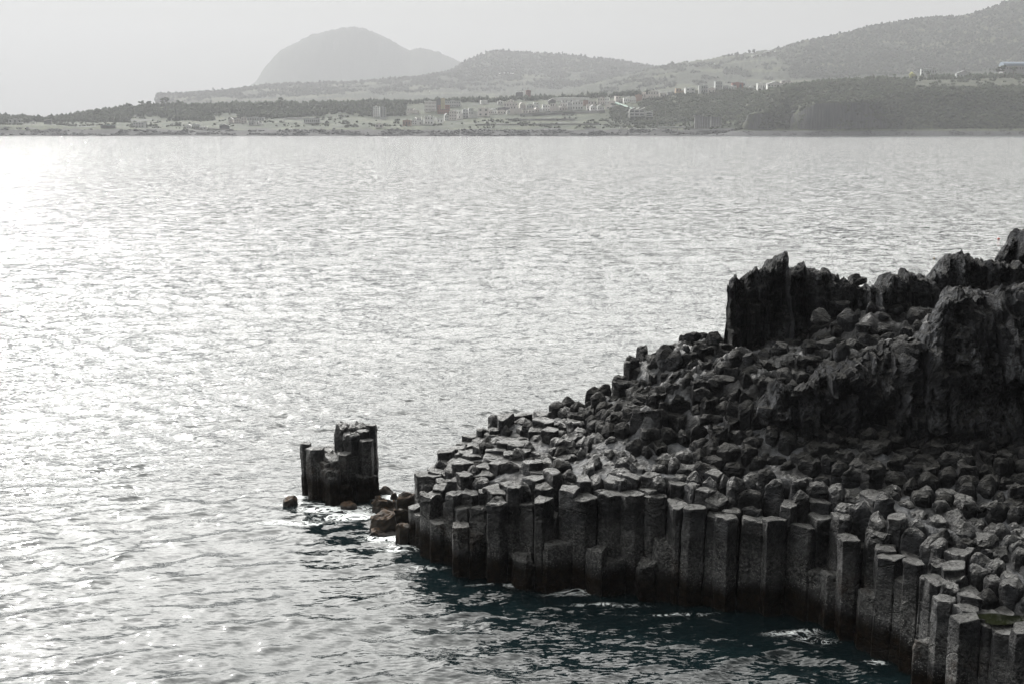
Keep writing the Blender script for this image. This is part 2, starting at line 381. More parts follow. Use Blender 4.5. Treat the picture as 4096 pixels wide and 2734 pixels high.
def hill(name, label, rows, px0, px1, n, sub, amp, freq, mat, bumps=0, bf=12):
    h = Terrain(rows, px0, px1, n, sub, amp, freq)
    if bumps:
        h.Z = h.Z + bumps * sm(.5, 1.5, h.T) * (np.abs(vn(h.X / bf, h.Y / bf, 3)) + .5 * vn(h.X / (bf * .4), h.Y / (bf * .4), 5))
    tag(mesh_np(name, h.verts(), h.faces(), mat), label, 'hill', kind='structure'); return h
def hill_material(name, dark, light, fields=0.0):
    t = NT(name); n = t.noise(.02, 5, .65); n2 = t.noise(.1, 4, .7)
    c = t.mix(t.mr(n2, .35, .65), dark, light)
    if fields:
        b = t.noise(1.0, 2, .4, t.vscale(t.pos, (.004, .006, .03))); c = t.mix(t.math('MULTIPLY', t.mr(b, .55, .6), fields), c, (.08, .085, .05))
    return t.done(c, .95, t.bump(n2, 6.0, .8), .1)
def sc(pts): return [(x * 1.7437, y * 1.7437) for x, y in pts]
m_far = hill_material('far_hill_wood', (.02, .026, .02), (.045, .055, .04))
mtn = hill('far_mountain', 'steep sided dome mountain fading in the haze', [
    (8280, 470), (9108, [(900, 400), (1000, 372), (1060, 352), (1500, 345), (1900, 340), (2100, 345), (2600, 380)]),
    (9660, [(860, 470), (960, 400), (1002, 345), (1023, 330)] + sc([(600, 165), (612, 150), (630, 130), (640, 120), (660, 108), (682, 97), (700, 86), (720, 77), (740, 72), (760, 71), (785, 64), (805, 61), (830, 65), (860, 76), (880, 83), (905, 97), (920, 107), (940, 117), (965, 111), (985, 115), (1000, 118), (1020, 126), (1050, 140), (1080, 153)]) + [(1960, 300), (2300, 360), (2700, 430)]),
    (10488, [(800, 480), (1200, 300), (1400, 240), (1900, 330), (2700, 460)])], 800, 2700, 420, 12, 14, 160, m_far, 10, 40)
ridge = hill('middle_ridge', 'long wooded ridge ending in a sea cliff on its left', [
    (3982, [(560, 500), (1000, 470), (2700, 440)]), (4590, [(560, 500), (600, 470), (640, 440), (1000, 425), (1500, 410), (2000, 395), (2400, 380), (2650, 372), (2900, 372)]),
    (5130, [(560, 505), (615, 498), (624, 420), (632, 395), (1000, 372), (1300, 360), (1600, 350), (1900, 340), (2300, 330), (2650, 320), (2900, 330)]),
    (5602, [(560, 505), (618, 500), (622, 386), (640, 383), (720, 380), (830, 375), (907, 368), (1000, 352), (1029, 348), (1200, 340), (1400, 333), (1600, 318), (1750, 303), (1900, 290), (2300, 285), (2650, 290), (2900, 310)]),
    (6345, [(560, 505), (800, 450), (1200, 370), (1500, 345), (1700, 318), (1790, 292), (1822, 275), (1860, 250), (1890, 234), (1918, 224), (1950, 211), (1988, 204), (2030, 207), (2092, 212), (2180, 216), (2267, 224), (2350, 231), (2441, 240), (2520, 253), (2616, 270), (2668, 285), (2760, 310), (2900, 350)]),
    (7155, [(560, 505), (1200, 400), (2000, 260), (2900, 380)])], 560, 2900, 700, 14, 8, 90, hill_material('ridge_wood', (.014, .018, .012), (.024, .029, .017), .4), 7, 14)
big = hill('right_hill', 'broad wooded hill rising out of the frame on the right', [
    (3538, [(2200, 420), (2700, 400), (3000, 380), (4800, 360)]), (3904, [(2200, 400), (2450, 385), (2700, 350), (3000, 325), (3300, 312), (3600, 300), (4096, 285), (4800, 270)]),
    (4270, [(2200, 390), (2450, 350), (2600, 318), (2740, 298), (2960, 275), (3200, 245), (3400, 225), (3700, 190), (4096, 150), (4800, 90)]),
    (4758, [(2200, 380), (2450, 320), (2600, 280), (2650, 267), (2700, 258), (2740, 250), (2850, 238), (2960, 221), (3040, 208), (3100, 200), (3210, 167), (3320, 147), (3400, 132), (3500, 105), (3600, 87), (3700, 72), (3780, 70), (3850, 67), (3930, 42), (4000, 20), (4060, 2), (4096, -14), (4300, -80), (4800, -170)]),
    (5490, [(2200, 400), (2600, 320), (3200, 230), (4096, 60), (4800, -60)])], 2200, 4800, 700, 16, 8, 80, hill_material('right_hill_wood', (.012, .016, .010), (.024, .029, .016), .4), 7, 13)

# ---- woods: thousands of small ragged crowns
def ico(sub=1):
    import bmesh
    bm = bmesh.new(); bmesh.ops.create_icosphere(bm, subdivisions=sub, radius=1)
    V = np.array([v.co[:] for v in bm.verts]); F = np.array([[v.index for v in f.verts] for f in bm.faces]); bm.free(); return V, F
ICO1, ICO2 = ico(1), ico(2)
def crowns(name, label, P, R, mat, g, tall=1.1, icos=ICO1, cat='wood'):
    """P (n,3) foot points, R (n,) crown radii -> one wood mesh of irregular crowns"""
    V0, F0 = icos; n = len(P); m = len(V0)
    J = 1 + g.normal(0, .22, (n, m)); sc_ = np.stack([R * g.uniform(.8, 1.2, n), R * g.uniform(.8, 1.2, n), R * tall * g.uniform(.7, 1.35, n)], -1)
    a = g.uniform(0, 6.28, n); c, s_ = np.cos(a), np.sin(a)
    V = V0[None] * J[..., None] * sc_[:, None]
    V = np.stack([V[..., 0] * c[:, None] - V[..., 1] * s_[:, None], V[..., 0] * s_[:, None] + V[..., 1] * c[:, None], V[..., 2]], -1)
    V += P[:, None] + np.stack([0 * R, 0 * R, sc_[:, 2] * .75], -1)[:, None]
    F = (F0[None] + (np.arange(n) * m)[:, None, None]).reshape(-1, 3)
    o = mesh_np(name, V.reshape(-1, 3), F, mat, smooth=False)
    return tag(o, label, cat, kind='stuff')
def scatter(T, n, px0, px1, t0, t1, keep, g):
    px = g.uniform(px0, px1, n); t = g.uniform(t0, t1, n); X, Y, Z = T.point(px, t); k = keep(px, t, X, Y, Z); return np.stack([X, Y, Z], -1)[k]
g = np.random.default_rng(11)
def forest_keep(px, t, X, Y, Z):
    d = vn(X / 60, Y / 60, 2); left = px < 1620
    foot = np.where(left, 5.05 + .35 * vn(X / 90, 1), 5.9)
    foot = np.where((px > 640) & (px < 900), 4.9, foot); foot = np.where(px < 520, 4.6 + .2 * d, foot)
    ok = (t > foot) & (d > -.45 - .5 * (t > 5.7)); ok &= ~((px > 1690) & (px < 1850) & (t < 5.85)); return ok & (px < 2620)
P = scatter(coast, 9500, -100, 2620, 4.4, 6.25, forest_keep, g)
Pf = P.copy()
crowns('coastal_pine_wood', 'dark pine wood behind the village and the left shore', P, g.uniform(2.2, 4.3, len(P)), M_WOOD, g, 1.35)
P = scatter(coast, 1500, -300, 300, 4.4, 6.0, lambda px, t, X, Y, Z: (px < 125) | (px > 205), g)
crowns('shore_pine_wood', 'low pine wood at the far left end of the shore', P, g.uniform(2, 3.2, len(P)), M_WOOD, g, 1.2)
def bush_keep(px, t, X, Y, Z):
    d = vn(X / 25, Y / 25, 4) + .5 * vn(X / 8, Y / 8, 1); lim = np.where(px > 2560, -1.2, np.where(px > 2420, -.2, .42)); lim = np.where((px > 1640) & (px < 2600) & (t > 4.3), .9, lim)
    return (d > lim) & (t > 3.0 + .1 * d)
P = np.concatenate([scatter(coast, 12000, -300, 3200, 2.95, 5.9, bush_keep, g), scatter(coast, 6500, 2440, 3000, 3.4, 5.4, lambda px, t, X, Y, Z: vn(X / 30, Y / 30, 6) > -.45 + .6 * (px < 2560), g)])
crowns('coastal_scrub', 'bushes and scrub scattered over the grassy coast', P, g.uniform(1.2, 3.0, len(P)), M_BUSH, g, .8)
def head_keep(px, t, X, Y, Z):
    cliff = (t > 2.9) & (t < 4.1) & (((px > 3250 + 30 * vn(Z / 6, 1)) & (px < 3540 + 50 * vn(Z / 5, 2)) & (vn(X / 8, Z / 10) < -.02)) | ((px > 2965) & (px < 3050 + 20 * vn(Z / 5, 4))) | ((px > 3155) & (px < 3200)))
    field = (t > 5.9) & (t < 7.25) & (px > 3660); return ~cliff & (~field | (vn(X / 14, Y / 14) > .45)) & (t > 3.05 + .2 * vn(X / 20, 3)) & (px > 2940)
P = scatter(head, 11500, 2900, 4700, 3.0, 7.1, head_keep, g)
crowns('headland_scrub', 'dense dark bushes clothing the headland slope', P, g.uniform(1.3, 3.6, len(P)), M_BUSH, g, .85)
P = scatter(head, 1500, 3060, 4700, 7.15, 8.1, lambda px, t, X, Y, Z: (px < 3560) | (px > 3740) | (vn(X / 30, Y / 30) > .1), g)
crowns('headland_wood', 'row of dark trees along the top of the headland', P, g.uniform(1.8, 3.8, len(P)), M_WOOD, g, 1.25)
P = scatter(ridge, 16000, 600, 2760, 1.5, 4.25, lambda px, t, X, Y, Z: (t > 2.8) | (vn(X / 70, Y / 70) > -.1), g)
crowns('ridge_wood', 'trees covering the long middle ridge', P, g.uniform(3, 7.0, len(P)), M_HILLWOOD, g, 1.2)
P = scatter(big, 16000, 2400, 4700, 1.0, 3.2, lambda px, t, X, Y, Z: (px > 3150 + 120 * vn(X / 60, Y / 60)) | (vn(X / 45, Y / 70) > .3), g)
crowns('hill_wood', 'trees covering the broad hill on the right', P, g.uniform(2.5, 5.5, len(P)), M_HILLWOOD, g, 1.15)

P = scatter(coast, 9500, -380, 3300, .85, 2.6, lambda px, t, X, Y, Z: vn(X / 22, Y / 22, 8) + .4 * vn(X / 7, Y / 7) > -.3 + .25 * (t > 1.7), g)
M_SHORE = wood_material('shore_rock', (.006, .006, .007), (.016, .016, .018), .2)
crowns('shore_rocks', 'jumble of dark lava rocks along the far waterline', P - [0, 0, .5], g.uniform(.6, 2.3, len(P)) * np.where(g.random(len(P)) < .1, 1.7, 1), M_SHORE, g, .55, cat='rocks')
P = scatter(head, 2600, 2750, 4700, 1.0, 2.3, lambda px, t, X, Y, Z: vn(X / 15, Y / 15, 8) > .1 + .2 * (t > 1.6), g)
crowns('headland_shore_rocks', 'dark boulders on the beach under the columnar cliff', P - [0, 0, .3], g.uniform(.5, 1.6, len(P)), M_SHORE, g, .55, cat='rocks')
# ---- single trees one can tell apart on the skylines
def leafball(mb_v, mb_f, c, r, gg, n=14):
    pass
def tree(px, py_base, h, T, label, kind='pine', group=None, py_top=None):
    x, y, z = T.find(px, py_base); 
    if py_top is not None: h = (py_base - py_top) / F4 * y
    gg = np.random.default_rng(int(px * 7 + py_base)); 
    nm = {'pine': 'pine_tree', 'palm': 'palm_tree', 'round': 'round_tree', 'yellow': 'round_tree'}[kind]
    r = empty(nm, (x, y, z)); tag(r, label, {'pine': 'pine', 'palm': 'palm'}.get(kind, 'tree'), group)
    m = MB(); lean = gg.normal(0, .04) * h
    m.tube((0, 0, -1), (lean, 0, h * .8), h * .035 if kind != 'palm' else .32, h * .015 if kind != 'palm' else .22)
    if kind == 'pine':
        for k in range(4):
            a = gg.uniform(0, 6.28); m.tube((lean * .6, 0, h * (.5 + .08 * k)), (lean + math.cos(a) * h * .2, math.sin(a) * h * .2, h * (.66 + .06 * k)), .16, .08, 5)
    m.build('trunk', M_BARK, r)
    if kind == 'palm':
        mb = MB()
        for k in range(20):
            a = k * 2.4; L = h * .1 + gg.uniform(1.6, 2.3); up = [.9, .35, -.2][k % 3]
            p0 = Vector((lean, 0, h * .8)); d = Vector((math.cos(a), math.sin(a), 0)); side = Vector((-math.sin(a), math.cos(a), 0)) * .35
            q = [p0, p0 + d * L * .5 + Vector((0, 0, up * L * .45)), p0 + d * L + Vector((0, 0, up * L * .3 - .6))]
            mb.add([q[0] - side * .3, q[0] + side * .3, q[1] + side, q[1] - side, q[2] + side * .2, q[2] - side * .2], [(0, 1, 2, 3), (3, 2, 4, 5)])
        mb.build('fronds', M_WOOD, r)
    else:
        n = {'pine': 9, 'round': 12, 'yellow': 10}[kind]; V0, F0 = ICO1; Vs, Fs = [], []
        for k in range(n):
            a = gg.uniform(0, 6.28); rr = h * gg.uniform(.05, .24); zz = h * (gg.uniform(.55, .95) if kind == 'pine' else gg.uniform(.35, .8))
            R = h * (gg.uniform(.09, .17) if kind == 'pine' else gg.uniform(.16, .26))
            c = np.array([lean + rr * math.cos(a) * (1.25 - zz / h * .6), rr * math.sin(a), zz])
            Vs.append(V0 * (1 + gg.normal(0, .2, (len(V0), 1))) * R * [1.25, 1.25, .6 if kind == 'pine' else .9] + c); Fs.append(F0 + k * len(V0))
        mesh_np('crown', np.concatenate(Vs), np.concatenate(Fs), M_YELLOW if kind == 'yellow' else M_WOOD, r, smooth=False)
    return r
M_YELLOW = wood_material('yellow_foliage', (.16, .17, .05), (.22, .22, .09))
for k, (px, pb, pt) in enumerate([(571, 452, 404), (650, 428, 394), (668, 428, 392), (508, 456, 410), (390, 478, 435), (1123, 432, 390), (715, 428, 402), (598, 440, 407)]):
    tree(px, pb, 0, coast, ['lone flat topped pine above the left wood line', 'left one of two tall pines rising side by side from the shore wood', 'right one of two tall pines rising side by side from the shore wood', 'ragged pine on the slope of the left wood line', 'small pine low on the left wood line',
        'single pine standing above the wood under the dome mountain', 'pine just right of the two tall side by side pines', 'pine just left of the two tall side by side pines'][k], 'pine', 'pines standing out of the left wood', pt)
for k, (px, pb, pt) in enumerate([(97, 497, 468), (111, 497, 473), (130, 494, 471)]):
    tree(px, pb, 0, coast, ['tallest thin tree in the gap at the far left shore', 'middle thin tree in the gap at the far left shore', 'tree beside the gap at the far left shore'][k], 'round', 'trees in the gap at the left', pt)
for k, (px, pb, pt, lab) in enumerate([(3435, 324, 298, 'leftmost palm on the headland skyline'), (3490, 325, 294, 'full headed palm near the left end of the headland skyline'), (3508, 326, 303, 'thin palm close behind the full headed palm'), (3604, 318, 290, 'palm on the headland skyline beside the yellow tree'),
        (3734, 312, 271, 'tallest palm on the headland skyline'), (3959, 306, 266, 'left palm of the pair beside the blue roofed hall'), (3972, 300, 262, 'right palm of the pair beside the blue roofed hall'), (3933, 324, 294, 'palm standing on the grass field of the headland'),
        (3907, 322, 296, 'palm on the grass field just right of the tile roofed house'), (3345, 345, 307, 'small palm far left above the columnar cliff')]):
    tree(px, pb, 0, head, lab, 'palm', 'palms on the headland', pt)
tree(3650, 320, 0, head, 'pale yellow green round tree on the headland', 'yellow', None, 289)
for k, (px, pb, pt, lab) in enumerate([(3992, 312, 266, 'broad pine under the left end of the blue roofed hall'), (4013, 312, 264, 'pointed pine in front of the blue roofed hall'), (4054, 314, 268, 'rightmost pine in front of the blue roofed hall'), (3576, 330, 299, 'dark pine between two palms on the headland'), (3470, 335, 306, 'rounded pine left of the full headed palm'), (3710, 318, 287, 'dark pine at the foot of the tallest palm')]):
    tree(px, pb, 0, head, lab, 'pine', 'pines on the headland', pt)
for k, (px, pb, pt, lab) in enumerate([(2999, 216, 200, 'left tree of two on the bare shoulder of the hill'), (3015, 214, 198, 'right tree of two on the bare shoulder of the hill'), (2690, 262, 245, 'single tree where the two hills meet')]):
    x, y, z = big.find(px, pb); tree(px, pb, 0, big, lab, 'round', None, pt)
for px, pb, pt, lab in [(2015, 214, 196, 'tree standing out on top of the middle hill'), (2250, 222, 207, 'left slender tree on the middle hill crest'), (2292, 226, 208, 'right slender tree on the middle hill crest'), (854, 374, 351, 'tall tree on the sea cliff ridge'), (889, 372, 352, 'flat tree right of the tall tree on the sea cliff ridge')]:
    tree(px, pb, 0, ridge, lab, 'pine', None, pt)

# ------------------------------------------------------------------ buildings and small things on the far coast
M_WHITE = plain('white_render', (.54, .54, .53), .8, .1); M_PINK = plain('pinkish_render', (.46, .43, .41), .8, .06); M_GREY = plain('grey_render', (.34, .35, .35), .8, .08)
M_TAN = plain('tan_render', (.28,.21,.15), .8, .08); M_RUST = plain('rust_cladding', (.20,.12,.09), .7, .1); M_BRICK = plain('brick', (.2, .09, .07), .85, .1)
M_DARK = plain('dark_cladding', (.05, .05, .055), .7, .1); M_GLASS = plain('window_glass', (.06, .07, .075), .25, .1); M_YEL = plain('yellow_render', (.34,.30,.18), .7, .05)
M_ROOFG = plain('grey_roof', (.2, .2, .2), .6, .1); M_BLUE = plain('blue_roof', (.09, .12, .16), .7, .05); M_PALE = plain('pale_sheet', (.75, .76, .74), .3, .03); M_GREEN = plain('green_sheet', (.10,.17,.14), .6, .1)
M_CONC = plain('concrete', (.17, .17, .168), .85, .1)
MATS = dict(w=M_WHITE, p=M_PINK, g=M_GREY, t=M_TAN, r=M_RUST, b=M_BRICK, d=M_DARK, y=M_YEL, c=M_CONC)
def at_building(x0, x1, yb, T, Y=None):
    if Y is None:
        x, y, z = T.find((x0 + x1) / 2, yb)
    else: y = Y
    a, b = at_y(x0, yb, y), at_y(x1, yb, y); return a, b
def building(x0, x1, yt, yb, mat, roof, label, T=None, Y=None, win=(0, 0), depth=None, rz=None, cat='house', name=None, group='village houses', rmat=None, arch=False):
    T = T or coast; a, b = at_building(x0, x1, yb, T, Y); w = float(b[0] - a[0]); y = float(a[1]); h = (yb - yt) / F4 * y * 1.01; d = depth or max(5.0, min(w, 10.0) * .8)
    r = empty(name or 'house', ((a[0] + b[0]) / 2, y, a[2])); gg = random.Random(int(x0 * 13 + yb))
    r.rotation_euler[2] = rz if rz is not None else gg.uniform(-.25, .25)
    tag(r, label, cat, group); X = w / 2 * .97; m = MB(); rh = 0
    if roof == 'gable': rh = h * .32
    if roof == 'shed': rh = h * .22
    if roof == 'barrel': rh = h * .38
    if roof == 'vault': rh = h * .45
    hb = h - rh; m.box(-X, X, 0, d, -7, hb)
    if roof == 'step': m = MB(); m.box(-X, X * .15, 0, d, -7, hb); m.box(X * .15, X, .6, d, -7, hb * .68); m.box(-X * .9, -X * .2, -1.2, 0, -7, hb * .45)
    if roof == 'gable': m.prism([(-X, hb), (X, hb), (0, h)], 0.3, d - .3)
    m.build('wall', MATS[mat], r); q = MB(); rm = rmat or M_ROOFG
    if roof in ('flat', 'step'):
        e = .25; q.box(-X - e, (X if roof == 'flat' else X * .15) + e, -e, d + e, hb - .05, hb + .35); rm = rmat or MATS[mat]
        if roof == 'flat' and w > 7: q.box(-X * .3, X * .25, d * .4, d * .8, hb + .35, hb + 1.6)
    elif roof == 'gable':
        for s in (-1, 1): q.prism([(s * (X + .5), hb - .2), (0, h), (0, h + .35), (s * (X + .5), hb + .2)], -.5, d + .5)
    elif roof == 'gablex':
        pass
    elif roof == 'vault':
        n_ = 13; c_ = [(d / 2 - (d / 2 + .3) * math.cos(k * math.pi / 12), hb + h * .45 * math.sin(k * math.pi / 12)) for k in range(n_)]
        q.add([(-X - .4, a_, b_) for a_, b_ in c_] + [(X + .4, a_, b_) for a_, b_ in c_], [(k, k + 1, n_ + k + 1, n_ + k) for k in range(n_ - 1)] + [tuple(range(n_)), tuple(range(2 * n_ - 1, n_ - 1, -1))])
    elif roof == 'shed': q.prism([(-X - .5, hb), (X + .5, hb + rh), (X + .5, hb + rh + .3), (-X - .5, hb + .3)], -.5, d + .5); 
    elif roof == 'barrel': q.prism([(X * math.cos(k * math.pi / 12), hb + rh * math.sin(k * math.pi / 12)) for k in range(13)], -.2, d + .2); rm = rmat or MATS[mat]
    if q.v: q.build('roof', rm, r)
    nx, nz = win
    for j in range(nz):
        for i in range(nx):
            cx = -X + (i + .5) * 2 * X / nx; cz = hb * (j + .5) / nz; ww = X / nx * .36; wh = hb / nz * .2
            v = MB()
            if arch and j == nz - 1 and i == nx // 2:
                v.prism([(cx - ww, cz - wh), (cx + ww, cz - wh)] + [(cx + ww * math.cos(k * math.pi / 8), cz + wh * .3 + wh * 1.2 * math.sin(k * math.pi / 8)) for k in range(9)], -.14, .1)
            else: v.box(cx - ww, cx + ww, -.14, .1, cz - wh, cz + wh)
            if roof == 'step' and cx > X * .15 - ww: continue
            v.build('window', M_GLASS, r)
    return r
B = building
# left shore
B(33, 87, 477, 494, 'g', 'flat', 'low grey white pavilion at the far left end of the shore', win=(3, 1))
B(137, 192, 468, 483, 'g', 'flat', 'long grey house half hidden in the trees above the left shore', win=(6, 1))
B(176, 204, 478, 498, 'd', 'shed', 'small dark house with a pale slanting roof on the left shore', rmat=M_PALE, win=(2, 1))
B(123, 138, 488, 496, 'w', 'flat', 'tiny white hut left of the slanting roofed house')
B(403, 461, 503, 514, 'd', 'flat', 'long low shelter with a pale green roof by the shore road', rmat=M_GREEN, cat='shelter', name='shelter', win=(5, 1))
B(529, 578, 491, 511, 'g', 'flat', 'two storey grey block on the left shore', win=(4, 2))
B(738, 764, 499, 516, 'w', 'barrel', 'white shore house with a rounded roof', win=(3, 1))
B(764, 798, 500, 514, 'g', 'flat', 'long low annex right of the rounded roof shore house', win=(4, 1))
B(795, 827, 509, 519, 'w', 'flat', 'small white box shaped kiosk at the shore promenade', win=(2, 1), cat='kiosk', name='kiosk')
B(878, 918, 498, 518, 'd', 'gable', 'dark hall with a pale gable roof near the promenade', rmat=M_PALE, win=(3, 1))
B(913, 932, 472, 493, 'p', 'gable', 'pink gabled house with arches, leftmost of the arched row', win=(3, 2), arch=True)
B(937, 963, 471, 494, 'p', 'gable', 'pink gabled house with arches, middle of the arched row', win=(3, 2), arch=True)
B(965, 987, 472, 494, 'p', 'flat', 'pink flat roofed house at the right end of the arched row', win=(2, 2))
B(987, 1057, 471, 484, 'g', 'flat', 'long flat house behind the white pair on the left shore', win=(7, 1))
B(995, 1016, 488, 502, 'g', 'flat', 'pale green grey half of the low pair on the left shore', win=(2, 1))
B(1014, 1046, 486, 502, 'w', 'step', 'white stepped half of the low pair on the left shore', win=(3, 1))
B(1131, 1224, 471, 478, 'w', 'barrel', 'long pale polytunnel at the edge of the wood above the shore', rmat=M_PALE, cat='greenhouse', name='polytunnel', depth=7)
B(1213, 1279, 475, 494, 'g', 'flat', 'long grey white building alone in the grass field', win=(8, 1))
B(1492, 1520, 429, 470, 'w', 'flat', 'tall pale apartment block standing alone left of the village', win=(3, 5), cat='apartment block', name='apartment_block')
B(1519, 1546, 431, 469, 'g', 'flat', 'grey rear wing of the lone apartment block', win=(2, 5), cat='apartment block', name='apartment_block', Y=2395)
B(1500, 1532, 497, 513, 'p', 'flat', 'pale square hut on the rocks below the field', win=(2, 1))
# hotel
B(1697, 1744, 408, 447, 'w', 'flat', 'white balconied wing of the hotel above the lower village', win=(8, 3), name='hotel_wing', cat='hotel', depth=12, rz=0)
B(1743, 1770, 400, 440, 'd', 'flat', 'dark central block of the hotel', win=(3, 3), name='hotel_block', cat='hotel', rz=0)
B(1763, 1779, 396, 423, 'y', 'flat', 'yellow stair tower rising from the hotel', name='stair_tower', cat='tower', Y=2425, rz=0)
B(1779, 1843, 405, 430, 'g', 'flat', 'grey right wing of the hotel behind trees', win=(7, 2), name='hotel_wing', cat='hotel', rz=0)
B(1749, 1800, 423, 456, 'b', 'flat', 'brown lower building in front of the hotel', win=(6, 3), rz=0)
B(1626, 1674, 436, 456, 'p', 'step', 'low villa with terraces left of the hotel', win=(4, 2))
# lower village, left to right
for q in [(1610, 1643, 483, 504, 'r', 'flat', 'brown box house at the left foot of the village', (3, 1)), (1648, 1668, 471, 500, 'w', 'barrel', 'narrow white house with a rounded roof beside the brown box house', (2, 2)),
          (1667, 1695, 471, 501, 'w', 'step', 'white house with cut corners at the foot of the village', (3, 2)), (1698, 1733, 467, 500, 'w', 'flat', 'tall white house at the foot of the village', (3, 2)),
          (1748, 1772, 470, 493, 'w', 'shed', 'white wedge shaped house climbing the green slope', (2, 1)), (1778, 1796, 455, 484, 'w', 'gable', 'narrow white gabled house right of the wedge house', (2, 2)),
          (1796, 1826, 447, 482, 'p', 'flat', 'tall pinkish house on the left part of the slope', (3, 3)), (1825, 1851, 445, 477, 'w', 'step', 'white stepped terrace house, first right of the tall pinkish house', (3, 2)),
          (1850, 1875, 440, 473, 'g', 'flat', 'grey terrace house, second right of the tall pinkish house', (2, 3)), (1874, 1911, 435, 473, 'w', 'step', 'broad white terrace house, third right of the tall pinkish house', (4, 3)),
          (1910, 1956, 434, 467, 'p', 'flat', 'long plain walled house with slit windows', (2, 2)), (1954, 1971, 443, 458, 'p', 'flat', 'small flat house right of the slit window house', (2, 1)),
          (1967, 1988, 437, 457, 'w', 'gable', 'gabled house with a little white turret', (2, 1)), (1990, 2024, 440, 457, 'p', 'barrel', 'wide rounded house on the edge of the slope', (3, 1)),
          (2028, 2050, 441, 457, 'w', 'flat', 'low white house left of the arched window house', (3, 1)), (2040, 2088, 424, 457, 'p', 'step', 'large pinkish house with an arched window in mid village', (4, 2)),
          (2091, 2113, 438, 455, 'p', 'gable', 'small gabled pair right of the arched window house', (2, 1)), (2113, 2139, 434, 452, 'p', 'barrel', 'left one of two domed houses in mid village', (2, 1)),
          (2140, 2160, 432, 450, 'p', 'barrel', 'right one of two domed houses in mid village', (2, 1)), (2158, 2177, 435, 448, 'w', 'flat', 'low white house right of the two domed houses', (3, 1)),
          (2170, 2201, 421, 447, 'w', 'flat', 'white house with a dark arched window on the slope edge', (3, 2)), (2200, 2236, 415, 446, 'p', 'step', 'stepped pinkish house right of the white arched window house', (4, 2)),
          (2236, 2270, 425, 443, 'p', 'barrel', 'low rounded house before the big arched facade', (3, 1)), (2269, 2290, 411, 440, 'g', 'flat', 'grey house with tall windows left of the big arched facade', (3, 2)),
          (2289, 2333, 407, 441, 'w', 'flat', 'big pale facade with an arched window and orange parapet', (4, 2)), (2333, 2353, 404, 424, 'r', 'flat', 'orange brown box beside the big arched facade', (0, 0)),
          (2347, 2364, 420, 441, 'p', 'flat', 'narrow house with dark bays', (2, 1)), (2361, 2390, 421, 443, 'w', 'gable', 'gabled white house with a bright sloping roof edge', (3, 1)),
          (2389, 2418, 420, 443, 'w', 'gable', 'second gabled white house with a bright sloping roof edge', (3, 1)), (2420, 2445, 419, 438, 'p', 'barrel', 'small round domed house at the right end of the slope edge', (1, 1)),
          (2444, 2462, 425, 437, 'g', 'flat', 'low grey wall like house right of the small dome', (2, 1))]:
    B(*q[:7], win=q[7], arch='arched' in q[6])
# upper village
for q in [(1989, 2040, 432, 443, 'd', 'flat', 'long dark windowed house behind the slope edge', (6, 1)), (2014, 2071, 411, 432, 'p', 'flat', 'wide upper house in mid village', (5, 1)), (2031, 2054, 401, 412, 'p', 'flat', 'boxy house at the top of mid village', (2, 1)),
          (1991, 2012, 405, 419, 'w', 'flat', 'white box house at the upper left of the village', (2, 1)), (2079, 2104, 412, 437, 'p', 'barrel', 'tall rounded house in the upper village', (3, 2)), (2106, 2135, 420, 436, 'g', 'flat', 'pale green grey house in the upper village', (3, 1)),
          (2135, 2161, 410, 433, 'w', 'step', 'white stepped house in the upper village', (3, 2)), (2193, 2224, 397, 418, 'd', 'gable', 'dark gabled house in the upper village', (2, 1)), (2239, 2271, 409, 430, 'p', 'shed', 'shed roofed pale house in the upper village', (3, 1)),
          (2247, 2271, 396, 410, 'w', 'gable', 'white gabled barn like house at the village top', (2, 1)), (2350, 2388, 398, 422, 'p', 'shed', 'long slope roofed house behind the orange box', (3, 1)), (2390, 2420, 393, 420, 'p', 'flat', 'boxy pale house in the right upper village', (3, 2)),
          (2419, 2437, 392, 419, 'w', 'flat', 'tall windowed white house beside the big dome', (2, 2)), (2434, 2464, 402, 423, 'p', 'barrel', 'big domed house with a dark round opening', (1, 1)), (2461, 2495, 386, 414, 'p', 'step', 'tall pale house at the head of the green walkway', (3, 2)),
          (2494, 2520, 388, 412, 'w', 'shed', 'white slope roofed house right of the walkway head', (3, 1)), (2519, 2544, 387, 412, 'w', 'barrel', 'white curved roof house beside the orange cube', (3, 1)), (2539, 2568, 381, 405, 'r', 'flat', 'plain orange brown cube shaped house', (0, 0)),
          (2566, 2592, 370, 400, 'p', 'step', 'pale house with a bright chimney wall right of the orange cube', (3, 1)), (2591, 2634, 367, 397, 'p', 'flat', 'wide pale house with large windows at the right upper edge', (4, 2)), (2640, 2668, 368, 392, 'p', 'shed', 'reddish roofed house left of the glass pavilion', (2, 1))]:
    B(*q[:7], win=q[7])
B(2103, 2124, 364, 394, 'b', 'flat', 'dark brick tower block above the village', win=(3, 4), cat='tower block', name='tower_block', Y=2640)
B(2063, 2092, 367, 380, 'd', 'shed', 'dark barn with a white gable end above the village', rmat=M_PALE, Y=2640)
B(2205, 2364, 390, 398, 'w', 'barrel', 'very long white polytunnel along the top of the village', rmat=M_PALE, cat='greenhouse', name='polytunnel', Y=2560, rz=0, depth=9)
B(1922, 1951, 401, 408, 'w', 'barrel', 'left white polytunnel among trees above the village', rmat=M_PALE, cat='greenhouse', name='polytunnel', Y=2560)
B(1987, 2011, 393, 398, 'w', 'barrel', 'right white polytunnel among trees above the village', rmat=M_PALE, cat='greenhouse', name='polytunnel', Y=2620)
